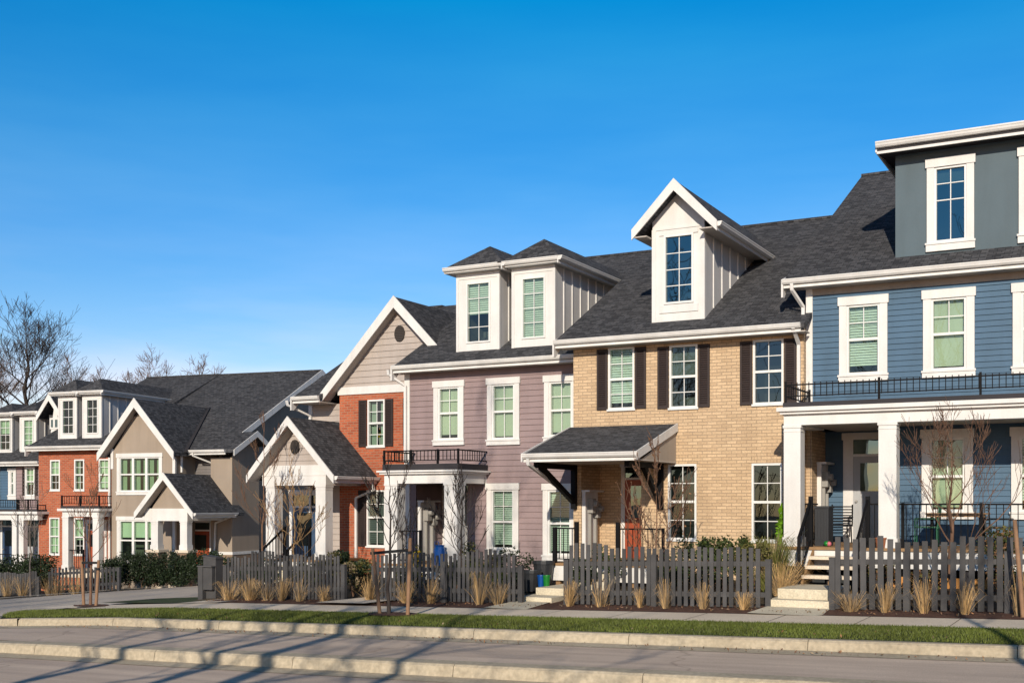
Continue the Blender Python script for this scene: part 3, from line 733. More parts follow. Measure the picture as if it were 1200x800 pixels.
# ================================================================== MAUVE TOWNHOUSE
def mauve_house():
    f = W; Y = 28.8; YA = 30.3; YP = 27.2
    xl, xr = f.X(475.5, Y), TN['xl']-.02
    zg = yard(xl, Y)-.4; zf = f.Z(540, 662, YP)
    ye, ze = Y-.45, f.Z(566, 422, Y-.45); yr = 36.8; zr = ze+SLOPE*(yr-ye)
    root = thing('mauve_townhouse', 'mauve lap-sided townhouse with twin white dormers and a balcony above its porch', 'house', f, ((xl+xr)/2, Y, zg), 'terrace of townhouses on the right of the lane')
    T = (.15, .18, .16); holes = []
    for g, rl, bl in (((514.5, 453.5, 539, 515), 484, ('shade', .93, 'blind_cream')), ((577.5, 450, 604, 514.5), 482, ('shade', .97, 'blind_cream')), ((644.5, 447, 671.5, 511), 480.5, ('shade', .95, 'blind_cream')),
                      ((577, 573.5, 603, 643), 611, ('slat', .97)), ((643, 574, 670, 650), 613, ('slat', .98))):
        x0, x1, z0, z1 = rect(f, *g, Y); uc = (g[0]+g[2])/2
        if x1 > xr-.02: x1 = xr-.02
        holes.append(window(root, x0, x1, z0, z1, Y-.027, rail=f.Z(uc, rl, Y), up=(2, 2), lo=(2, 1), trim=T if x1 < xr-.1 else (.15, .18, .16), blind=bl))
    ra, rb = f.X(488, Y), f.X(548, Y); zc = f.Z(510, 563, YP)
    mb = MB(); wall(mb, xl, xr+.1, zg, ze-.19, holes+[(ra, rb, zg-1, zc)], front(Y), 'mauve_siding', LAP_M)
    wall(mb, ra, rb, zg, zc, [], front(YA), 'mauve_siding', LAP_M)
    wall(mb, Y, YA, zg, zc, [], side(ra), 'mauve_siding', LAP_M); mb.poly([(rb, Y, zg), (rb, YA, zg), (rb, YA, zc), (rb, Y, zc)], 'mauve_siding')
    yb = 2*yr-ye-.4
    for xx in (xl, xr+.1): gable_end(mb, xx, Y, yb, zg, ye, ze, yr, zr, 'mauve_siding')
    mb.poly([(xl, yb, zg), (xr, yb, zg), (xr, yb, ze-.2), (xl, yb, ze-.2)], 'mauve_siding')
    mb.build('wall', root)
    c = MB(); c.box(xl-.02, xl+.16, Y-.045, Y+.1, zg, ze-.2, 'white_trim'); c.box(xl+.15, xr, Y-.03, Y, ze-.42, ze-.2, 'mauve_siding')
    c.build('corner_board', root)
    ro = slope_x(root, f.X(460.6, ye), xr+.15, ye, ze, yr, zr, Y, rakes=(False, False)); gutter_x(ro, f.X(460.6, ye), xr+.1, ye, ze); eave_return(ro, f.X(460.6, ye), ye, ze)
    downspout(root, [(xl-.28, ye-.05, ze-.1), (xl-.28, ye-.02, ze-.24), (xl+.05, Y-.1, ze-.55), (xl+.05, Y-.1, zc+.6)])
    rl = (ye, ze, SLOPE)
    hip_dormer(root, f, 29.1, 535.4, 585.2, 319.5, 410, 549, 572.6, 333, 399, rl, f.Z(574, 292.5, 30.2), yback=4.3, blind=('slat', .55))
    hip_dormer(root, f, 29.1, 600.3, 650.4, 312.5, 406.5, 613.8, 637, 327, 394, rl, f.Z(638.6, 284.3, 30.2), yback=4.6, blind=('slat', 1.0))
    # porch with balcony
    x0 = f.X(451, YP); cw = f.X(465.4, YP)-x0; x1 = f.X(520.6, YP); xe = x1+cw
    zb, zt, zco, zfl = f.Z(500, 566, YP), f.Z(500, 555, YP), f.Z(500, 550.5, YP), f.Z(500, 545.8, YP)
    p = MB()
    p.box(x0-.02, xe+.02, YP, YP+cw, zb, zt, 'white_trim'); p.box(xe-cw, xe+.02, YP+cw, Y-.02, zb, zt, 'white_trim'); p.box(x0, x0+cw, YP+cw, Y-.02, zb, zt, 'white_trim')
    p.box(x0-.12, xe+.1, YP-.1, Y-.03, zt, zco-.02, 'white_trim'); p.box(x0-.18, xe+.16, YP-.16, Y-.03, zco-.05, zco, 'white_trim')
    p.box(x0-.05, xe+.06, YP-.05, Y-.03, zco, zfl+.06, 'dark_membrane'); p.box(x0+cw, xe-cw, YP+cw, YA-.02, zb+.05, zb+.07, 'soffit')
    p.build('porch_roof', root)
    column(root, x0, x0+cw, YP, zf, zb, neck=zb-.14); column(root, x1, xe, YP, zf, zb, neck=zb-.14)
    h = f.Z(500, 527.5, YP)-zfl-.06; z_ = zfl+.06
    railing(root, (x0-.02, YP, z_), (xe+.03, YP, z_), h, posts=(0, .37, .73, 1), pitch=.115, name='balcony_railing', pw=.05)
    railing(root, (xe+.03, YP+.1, z_), (xe+.03, Y-.05, z_), h, posts=(), pitch=.13, name='balcony_railing'); railing(root, (x0-.02, YP+.1, z_), (x0-.02, Y-.05, z_), h, posts=(), pitch=.13, name='balcony_railing')
    dk = MB(); dk.box(x0-.1, xe+.1, YP-.1, YA, zf-.06, zf, 'deck_wood'); dk.box(x0-.06, xe+.06, YP-.06, YP-.02, zf-.4, zf-.062, 'white_trim'); dk.build('porch_deck', root)
    railing(root, (x0+cw, YP+.1, zf), (x0+cw+.7, YP+.1, zf), .9, posts=(1,), pitch=.11, name='porch_railing')
    meters(root, ra+.02, Y+.05, zf, f.Z(489, 588, Y)-zf)
    dx = f.X(522, YA); door(root, dx, dx+.93, zf, zf+2.3, YA-.02, 'door_grey', transom=.3)
    # lantern-like downspout pole by the porch
    return dict(xl=xl, ze=ze, zf=zf, YP=YP)
MV = mauve_house()

# ================================================================== RED BRICK GABLED TOWNHOUSE
def red_gable_house():
    f = W; Y = 30.2; YS = 30.5; YP = 28.4
    xb = f.X(398, Y); xl = f.X(363, YS); xr = MV['xl']+.12
    zg = yard(xl, Y)-.5; zf = f.Z(350, 655, YP)
    root = thing('red_brick_townhouse', 'red brick townhouse with a steep beige gable and a white gabled porch', 'house', f, ((xl+xr)/2, Y, zg), 'terrace of townhouses on the right of the lane')
    yr, zr = 37.0, f.Z(520, 358.5, 37.0); ye = 29.6; ze = zr-SLOPE*(yr-ye)
    holes = []
    for g, rl, sh, bl in (((431, 468, 451, 523), 495.5, [(421, 430), (452, 461), (473, 482)], ('curtain', 1, 'curtain')), ((430, 574, 452, 640), 606, [(420.5, 429.3), (452.8, 461.5)], ('slat', .98, 'curtain_dark'))):
        x0, x1, z0, z1 = rect(f, *g, Y); uc = (g[0]+g[2])/2
        holes.append(window(root, x0, x1, z0, z1, Y, rail=f.Z(uc, rl, Y), up=(2, 2), lo=(2, 2), blind=bl, sill=True))
        for a, c in sh: shutter(root, f.X(a, Y), f.X(c, Y), z0, z1, Y)
    zb = f.Z(437, 461, Y); zt = f.Z(437, 452, Y)
    YG = Y-.4; xa, za = f.X(461.8, YG), f.Z(461.8, 347.5, YG); xle, zle = f.X(376, YG), f.Z(376, 462, YG); xre = 2*xa-xle
    mb = MB(); wall(mb, xb, xr, zg, zb, holes, front(Y), 'red_brick')
    mb.poly([(xb, Y, zg), (xb, YS, zg), (xb, YS, zb), (xb, Y, zb)], 'red_brick')
    xgl = xb; gz = za-.17
    k = (xa-xle)/(za-zle)
    wall(mb, xb, 2*xa-xb, zt, gz, [], front(Y), 'beige_siding', LAP_B, lambda z: (max(xb, xa-(gz-z)*k), min(2*xa-xb, xa+(gz-z)*k)))
    wall(mb, xl, xb, zg, ze-.19, [], front(YS), 'beige_siding', LAP_B)
    yb = 2*yr-ye-.4
    for xx in (xl, xr): gable_end(mb, xx, YS, yb, zg, ye, ze, yr, zr, 'beige_siding')
    mb.poly([(xl, yb, zg), (xr, yb, zg), (xr, yb, ze-.2), (xl, yb, ze-.2)], 'beige_siding')
    mb.build('wall', root)
    t_ = MB(); t_.box(xb-.04, 2*xa-xb, Y-.05, Y, zb, zt, 'white_trim'); t_.box(xl-.02, xl+.13, YS-.04, YS+.1, zg, ze-.2, 'white_trim'); t_.build('trim_band', root)
    vent(root, f.X(469, Y), f.Z(469, 391, Y), Y-.015, .19, .25)
    xg = f.X(343, ye); ro = slope_x(root, xg, xle+.12, ye, ze, yr, zr, YS, rakes=(False, False)); gutter_x(ro, xg, xle+.1, ye, ze); eave_return(ro, xg, ye, ze)
    r2 = MB(); yq = Y+.3; zq = ze+SLOPE*(yq-ye); r2.prism([(xle+.12, yq, zq), (xle+.12, yr, zr), (xle+.12, yr, zr-.17), (xle+.12, yq, zq-.13)], (2*xa-xle-xle-.12, 0, 0), 'shingle'); r2.prism([(xle+.12, yr, zr), (xle+.12, 2*yr-ye, ze), (xle+.12, 2*yr-ye, ze-.13), (xle+.12, yr, zr-.17)], (2*xa-xle-xle-.12, 0, 0), 'shingle'); r2.build('rear_roof', ro)
    downspout(root, [(xl-.2, ye-.04, ze-.1), (xl-.18, ye, ze-.25), (xl+.1, YS-.1, ze-.55), (xl+.1, YS-.1, zg+3)])
    gable_y(root, xle, xa, xre, zle, za, zle, YG, ye+(za-ze)/SLOPE+.3, name='gable_roof', board=.27, t=.13)
    sf = MB()
    for sx in (-1, 1):
        e0 = xa+sx*(xa-xle-.06); sf.poly([(e0, YG, zle-.2), (xa, YG, za-.24), (xa, Y, za-.24), (e0, Y, zle-.2)], 'soffit')
    sf.build('gable_soffit', root)
    # porch
    x0 = f.X(311.6, YP); cw = f.X(322.4, YP)-x0; x1 = f.X(370, YP); xe = x1+cw
    xpa, zpa = f.X(337.5, YP-.45), f.Z(337.5, 488.6, YP-.45); xpl, zpl = f.X(290, YP-.45), f.Z(290, 557, YP-.45); xpr, zpr = f.X(391, YP-.45), f.Z(391, 557, YP-.45)
    zbt = f.Z(345, 545, YP); zbb = f.Z(345, 568.5, YP)
    p = gable_y(root, xpl, xpa, xpr, zpl, zpa, zpr, YP-.45, Y+.3, name='porch_roof', board=.2, gutter_r=Y-.05)
    wv = MB(); xm = (x0+xe)/2; top = zpa-.16
    kk = (xpr-xpa)/(zpa-zpr)
    wall(wv, x0, xe, zbt, top, [], front(YP+.04), 'beige_siding', LAP_B, lambda z: (max(x0, xpa-(top-z)*kk), min(xe, xpa+(top-z)*kk)))
    wv.box(x0-.12, xe+.03, YP-.02, YP+cw, zbb, zbt, 'white_trim'); wv.box(xe-cw, xe+.02, YP+cw, YS, zbb, zbt, 'white_trim'); wv.box(x0, x0+cw, YP+cw, YS, zbb, zbt, 'white_trim')
    wv.box(x0-.14, xe+.05, YP-.035, YP-.02, (zbb+zbt)/2-.012, (zbb+zbt)/2+.012, 'white_trim')
    wv.box(x0+cw, xe-cw, YP+cw, YS-.02, zbb+.05, zbb+.07, 'soffit')
    sl2 = MB()
    for sx, xe2, ze2 in ((-1, xpl, zpl), (1, xpr, zpr)): wv.poly([(xe2, YP-.44, ze2-.18), (xpa, YP-.44, zpa-.22), (xpa, YP+.04, zpa-.22), (xe2, YP+.04, ze2-.18)], 'soffit')
    wv.build('porch_gable', root)
    vent(root, f.X(345.5, YP), f.Z(345.5, 523.4, YP), YP+.02, .17, .22)
    column(root, x0, x0+cw, YP, zf, zbb, neck=f.Z(345, 570, YP)-.0); column(root, x1, xe, YP, zf, zbb)
    downspout(root, [(xpr-.0, Y-.3, zpr-.12), (xpr-.05, Y-.12, zpr-.4), (f.X(419, Y), Y-.08, zpr-.65), (f.X(419, Y), Y-.08, zg+.3)])
    dx = f.X(345, YS); door(root, dx, dx+.92, zf, f.Z(350, 580, YS), YS-.02, 'door_blue', transom=.35, lite=.8, tw=.15)
    wx = f.X(391, YS)
    dk = MB(); dk.box(x0-.08, xe+.08, YP-.08, YS-.02, zf-.07, zf, 'deck_wood'); dk.box(x0-.04, xe+.04, YP-.05, YP-.01, zf-.4, zf-.072, 'white_trim'); dk.build('porch_deck', root)
    for u, n_ in ((333, 0), (362, 0)):
        b_ = Vector((f.X(u, YP), YP+.02, zf)); a = b_+Vector((0, -1.1, -.65))
        r = MB(); r.bar(a+Vector((0, 0, .92)), b_+Vector((0, 0, .95)), .05, .05, 'black_metal'); r.bar(a+Vector((0, 0, .15)), b_+Vector((0, 0, .13)), .03, .03, 'black_metal')
        for q in (a, b_): r.bar(q, q+Vector((0, 0, 1.0)), .07, .07, 'black_metal', up=(0, 1, 0))
        for k in range(1, 8):
            q = a.lerp(b_, k/8); r.bar(q+Vector((0, 0, .15)), q+Vector((0, 0, .92)), .017, .017, 'black_metal', up=(0, 1, 0))
        r.build('handrail', root)
    st = MB()
    for k in range(3): st.box(f.X(333, YP), f.X(362, YP), YP-.08-.3*(k+1), YP-.08-.3*k, zg, zf-.18*(k+1), 'step_concrete')
    st.build('porch_steps', root)
    return dict(xl=xl)
RG = red_gable_house()

GLASS[0] = 'glass_green'
# ================================================================== TAUPE STUCCO HOUSE (left terrace)
LS = .5
def taupe_house():
    f = L; Y = 41.0; YR = 42.0
    x0, x1, xr = f.X(131, Y), f.X(205, Y), f.X(272, YR)
    zg = -1.4; zf = f.Z(200, 652, Y-1)
    root = thing('taupe_stucco_townhouse', 'taupe stucco townhouse with a tall front gable and a small gabled porch', 'house', f, ((x0+xr)/2, Y, zg), 'terrace of townhouses on the left of the lane')
    ye = YR-.45; ze = f.Z(232, 527, ye); yr = 50.0; zr = f.Z(300, 437, yr); sl = (zr-ze)/(yr-ye); xm_ = -28.4
    holes = []
    for g, rl, bl in (((140.5, 535.5, 187.5, 575.5), 555.5, ('curtain', 1, 'curtain')), ((140.5, 609.5, 187.5, 657), 633, ('shade', .42, 'blind_white'))):
        a, c, z0, z1 = rect(f, *g, Y)
        holes.append(window(root, a, c, z0, z1, Y-.0, rail=f.Z(164, rl, Y), up=None, lo=None, sashes=3, trim=(.13, .17, .15), blind=bl))
    YG = Y-.45; xa, za = f.X(157.5, YG), f.Z(157.5, 466.8, YG); xle, xre = f.X(114.5, YG), f.X(203.5, YG); zle = f.Z(160, 530, YG)
    k = (xa-xle)/(za-zle); top = za-.17; zsh = top-(x1-x0)/2/k
    xm = (x0+x1)/2
    mb = MB(); wall(mb, x0, x1, zg, zle, holes, front(Y), 'taupe_stucco')
    wall(mb, x0, x1, zle, top, [], front(Y), 'taupe_stucco', 0, lambda z: (max(x0, xa-(top-z)*k), min(x1, xa+(top-z)*k)))
    mb.poly([(x1, Y, zg), (x1, YR+.6, zg), (x1, YR+.6, zle), (x1, Y, zle)], 'taupe_stucco'); mb.poly([(x0, Y, zg), (x0, YR+.6, zg), (x0, YR+.6, zle), (x0, Y, zle)], 'taupe_stucco')
    xp = f.X(247, YR)
    wall(mb, xp, xr, zg, f.Z(260, 536, YR), [], front(YR), 'taupe_stucco')
    mb.poly([(xp, YR, zg), (xp, YR+.5, zg), (xp, YR+.5, ze), (xp, YR, ze)], 'taupe_stucco')
    wall(mb, x1, xp, zg, ze-.15, [], front(YR+.45), 'grey_siding', LAP)
    yb = 2*yr-ye-.4
    gable_end(mb, xm_-.38, YR, yb, zg, ye, ze, yr, zr, 'taupe_stucco')
    yq, yq2 = ye+1.65, ye+2.6; zq = ze+sl*1.65
    mb.poly([(xr, YR, zg), (xr, yq2-.1, zg), (xr, yq2-.1, zq-sl*.95-.15), (xr, yq, zq-.17), (xr, YR, ze+sl*.45-.17)], 'taupe_stucco'); mb.poly([(xm_-.38, yq2-.1, zg), (xr, yq2-.1, zg), (xr, yq2-.1, zq-sl*.95-.15), (xm_-.38, yq2-.1, zq-.4)], 'taupe_stucco'); gable_end(mb, f.X(130.5, 42.0)+.12, YR, yb, zg, ye, ze, yr, zr, 'taupe_stucco')
    mb.poly([(x0, yb, zg), (xr, yb, zg), (xr, yb, ze-.2), (x0, yb, ze-.2)], 'taupe_stucco')
    mb.build('wall', root)
    zw = f.Z(272, 648, YR)
    wb = MB(); wb.box(xp, xr+.05, YR-.05, YR, zw-.06, zw+.06, 'white_trim'); wb.box(xr, xr+.05, YR, yq2-.05, zw-.06, zw+.06, 'white_trim'); wb.box(xm_-.38, xm_-.33, yq2, yb, zw-.06, zw+.06, 'white_trim')
    wb.box(xp, xr+.03, YR-.03, YR, zg, zw-.06, 'stone'); wb.box(xr, xr+.03, YR, yq2-.06, zg, zw-.06, 'stone'); wb.box(xm_-.38, xm_-.35, yq2, yb, zg, zw-.06, 'stone'); wb.build('water_table', root)
    c = MB(); c.box(x1-.1, x1+.03, Y-.04, Y+.06, zg, zle, 'white_trim'); c.box(x0-.03, x0+.1, Y-.04, Y, f.Z(135, 530, Y)-.7, zle+.2, 'white_trim'); c.build('corner_board', root)
    xj = f.X(130.5, 42.0)+.11; ro = slope_x(root, xj, xm_, ye, ze, yr, zr, YR+.4, rakes=(False, False)); gutter_x(ro, x1+.1, xr-.02, ye, ze, crown=False)
    ym = ye+1.7; zm = ze+sl*1.7
    bb = MB(); a = xm_+.004; bb.prism([(a, ym-.1, zm-.03), (a, yr, zr+.02), (a, yr, zr-.26), (a, ym-.1, zm-.31)], (.04, 0, 0), 'white_trim'); bb.prism([(a, yr, zr+.02), (a, 2*yr-ye, ze), (a, 2*yr-ye, ze-.27), (a, yr, zr-.26)], (.04, 0, 0), 'white_trim'); bb.build('barge_board', ro)
    # small side gable over the corner
    zq2 = zq-sl*.95; d_ = xr+.45-xm_+.3
    sg = MB(); sg.prism([(xm_-.3, ye, ze+.004), (xm_-.3, yq, zq+.004), (xm_-.3, yq2, zq2), (xm_-.3, yq2, zq2-.13), (xm_-.3, yq, zq-.15), (xm_-.3, ye, ze-.13)], (d_, 0, 0), 'shingle'); sgo = sg.build('corner_gable_roof', root)
    bb = MB(); a = xr+.455
    bb.prism([(a, ye-.12, ze-.02), (a, yq, zq+.03), (a, yq, zq-.22), (a, ye-.12, ze-.27)], (.035, 0, 0), 'white_trim'); bb.prism([(a, yq, zq+.03), (a, yq2, zq2), (a, yq2, zq2-.25), (a, yq, zq-.22)], (.035, 0, 0), 'white_trim'); bb.build('barge_board', sgo)
    gr = gable_y(root, xle, xa, xre, zle, za, zle, YG, ye+(za-ze)/sl+.4, name='gable_roof', board=.3, t=.13)
    sf = MB()
    for sx in (-1, 1):
        e0 = xa+sx*(xa-xle-.06); sf.poly([(e0, YG, zle-.2), (xa, YG, za-.24), (xa, Y, za-.24), (e0, Y, zle-.2)], 'soffit')
    sf.build('gable_soffit', root)
    vf = MB(); yv = lambda z: ye+(z-ze)/sl
    for xe in (xre,): vf.bar((xe+.05, yv(zle)-.05, zle+.03), (xa, yv(za)-.05, za+.03), .16, .03, 'dark_membrane', up=(0, -sl, 1)); 
    vf.build('valley_flashing', gr)
    v = MB(); vx = f.X(160, Y); vz = f.Z(160, 482, Y); v.box(vx-.12, vx+.12, Y-.04, Y, vz-.2, vz+.12, 'vent_dark'); v.build('gable_vent', root)
    downspout(root, [(f.X(234, YR), ye-.05, ze-.1), (f.X(234, YR), ye, ze-.25), (xp-.1, YR+.3, ze-.55), (xp-.1, YR+.3, f.Z(246, 580, YR))])
    downspout(root, [(x1+.12, Y+.3, zle-.1), (x1+.12, Y+.3, f.Z(205, 553, Y))])
    # porch
    YP = 39.3; p0 = f.X(177, YP); cw = f.X(185, YP)-p0; p1 = f.X(211, YP); pe = p1+cw
    pa, pz = f.X(191.5, YP-.4), f.Z(191.5, 554, YP-.4); pl, plz = f.X(158, YP-.4), f.Z(190, 600.5, YP-.4); pr = f.X(226, YP-.4)
    gable_y(root, pl, pa, pr, plz, pz, plz, YP-.4, YR+.5, name='porch_roof', board=.22, gutter_r=YR-.1)
    zbb, zbt = f.Z(197, 610, YP), f.Z(197, 595.5, YP)
    g = MB(); top = pz-.16; kk = (pr-pa)/(pz-plz)
    wall(g, p0, pe, zbt, top, [], front(YP+.05), 'taupe_stucco', 0, lambda z: (max(p0, pa-(top-z)*kk), min(pe, pa+(top-z)*kk)))
    g.box(p0-.3, pe+.03, YP-.02, YP+cw, zbb, zbt, 'white_trim'); g.box(pe-cw, pe+.02, YP+cw, YR, zbb, zbt, 'white_trim')
    for xe2 in (pl, pr): g.poly([(xe2, YP-.39, plz-.2), (pa, YP-.39, pz-.22), (pa, YP+.05, pz-.22), (xe2, YP+.05, plz-.2)], 'soffit')
    g.box(p0, pe, YP+cw, YR+.4, zbb+.04, zbb+.06, 'soffit'); g.build('porch_gable', root)
    zs = f.Z(200, 644, YP)
    for a in (p0, p1):
        column(root, a, a+cw, YP, zs, zbb)
        b_ = MB(); b_.box(a-.1, a+cw+.1, YP-.1, YP+cw+.1, zg, zs-.1, 'stone'); b_.box(a-.16, a+cw+.16, YP-.16, YP+cw+.16, zs-.1, zs, 'concrete'); b_.build('column_base', root)
    dx = f.X(224, YR+.4)
    YD = YR+.43; door(root, dx, dx+.95, f.Z(230, 668, YD), f.Z(230, 612, YD), YD, 'door_red', transom=.3, lite=.5, tw=.14)
    downspout(root, [(pr+.1, YR-.3, plz-.1), (f.X(254, YR), YR-.08, plz-.45), (f.X(253, YR), YR-.08, f.Z(253, 640, YR)), (f.X(251, YR), YR-.12, zg+.5)])
    dk = MB(); dk.box(p0-.2, pe+.6, YP-.1, YR+.4, zg, f.Z(230, 668, YR+.43), 'concrete'); dk.build('porch_floor', root)
    return dict(x0=x0, ze=ze, ye=ye, sl=sl, zr=zr, yr=yr)
TP = taupe_house()

# ================================================================== RED BRICK HOUSE WITH TWIN DORMERS (left terrace)
def red_twin_house():
    f = L; Y = 42.0; xl, xr = f.X(45.4, Y), f.X(130.5, Y)
    zg = -1.9
    root = thing('red_brick_townhouse', 'narrow red brick townhouse with twin white dormers between taupe and mauve neighbours', 'house', f, ((xl+xr)/2, Y, zg), 'terrace of townhouses on the left of the lane')
    ye = Y-.45; ze = f.Z(75, 522.3, ye); yr = TP['yr']; sl = (TP['zr']+.02-ze)/(yr-ye); zr = ze+sl*(yr-ye)
    holes = []
    for g, rl, bl in (((59, 538.6, 70.5, 574.4), 556, ('shade', .5, 'blind_white')), ((87.3, 538, 99, 574.4), 556, ('curtain', 1, 'curtain')), ((116, 537.5, 128.5, 574.6), 556, ('shade', .95, 'blind_white')),
                      ((58, 606, 70, 649.5), 628, ('shade', .97, 'blind_white')), ((87, 606.5, 99, 650), 629, ('shade', .6, 'blind_white'))):
        a, c, z0, z1 = rect(f, *g, Y); holes.append(window(root, a, c, z0, z1, Y, rail=f.Z((g[0]+g[2])/2, rl, Y), up=(2, 2), lo=(2, 2), blind=bl, fw=.06, sill=True))
    mb = MB(); wall(mb, xl, xr, zg, ze-.19, holes, front(Y), 'red_brick')
    yb = 2*yr-ye-.4
    for xx in (xl, xr): gable_end(mb, xx, Y, yb, zg, ye, ze, yr, zr, 'red_brick')
    mb.poly([(xl, yb, zg), (xr, yb, zg), (xr, yb, ze-.2), (xl, yb, ze-.2)], 'red_brick')
    mb.build('wall', root)
    ro = slope_x(root, f.X(31, ye), xr+.1, ye, ze, yr, zr, Y, rakes=(False, False)); eave_return(ro, f.X(31, ye), ye, ze); gutter_x(ro, f.X(30, ye), xr+.05, ye, ze, crown=False)
    YD = Y+.35; rl = (ye, ze, sl)
    hip_dormer(root, f, YD, 68.7, 90, 464, 513.5, 75.3, 84.8, 471, 506, rl, f.Z(93.5, 446.5, YD+1.2), yback=4.3, blind=('none',))
    hip_dormer(root, f, YD, 97, 119, 462.5, 512.5, 103.8, 113, 470, 505.5, rl, f.Z(121, 445.5, YD+1.2), yback=4.6, blind=('none',))
    YP = 40.3; x0 = f.X(73, YP); cw = f.X(80, YP)-x0; x1 = f.X(108.6, YP); xe = x1+cw
    zf = f.Z(100, 668, YP); zb, zt, zc, zl = f.Z(95, 605, YP), f.Z(95, 598.5, YP), f.Z(95, 595.5, YP), f.Z(95, 592.5, YP)
    p = MB(); p.box(x0, xe, YP, YP+cw, zb, zt, 'white_trim'); p.box(xe-cw, xe, YP+cw, Y-.02, zb, zt, 'white_trim'); p.box(x0, x0+cw, YP+cw, Y-.02, zb, zt, 'white_trim')
    p.box(x0-.16, xe+.14, YP-.14, Y-.03, zt, zc, 'white_trim'); p.box(x0-.05, xe+.05, YP-.05, Y-.03, zc, zl, 'dark_membrane'); p.box(x0+cw, xe-cw, YP+cw, Y-.02, zb+.03, zb+.05, 'soffit'); p.build('porch_roof', root)
    column(root, x0, x0+cw, YP, zf, zb); column(root, x1, xe, YP, zf, zb)
    h = f.Z(95, 581, YP)-zl
    railing(root, (x0-.02, YP, zl), (xe+.02, YP, zl), h, posts=(0, .5, 1), pitch=.125, name='balcony_railing'); railing(root, (xe+.02, YP+.1, zl), (xe+.02, Y-.05, zl), h, posts=(), pitch=.13, name='balcony_railing')
    railing(root, (x0+cw, YP+.1, zf), (x0+cw+.7, YP+.1, zf), .85, posts=(1,), name='porch_railing')
    dk = MB(); dk.box(x0-.1, xe+.2, YP-.1, Y-.02, zf-.3, zf, 'concrete'); dk.build('porch_deck', root)
    dx = f.X(104, Y); door(root, dx, dx+.9, zf, f.Z(108, 613, Y), Y-.01, 'door_red', transom=.25)
    d2 = MB(); xx = xr-.06; d2.box(xx-.05, xx+.05, Y-.08, Y-.005, zg, ze-.15, 'white_trim'); d2.build('downspout', root)
    return dict(xl=xl)
RT = red_twin_house()

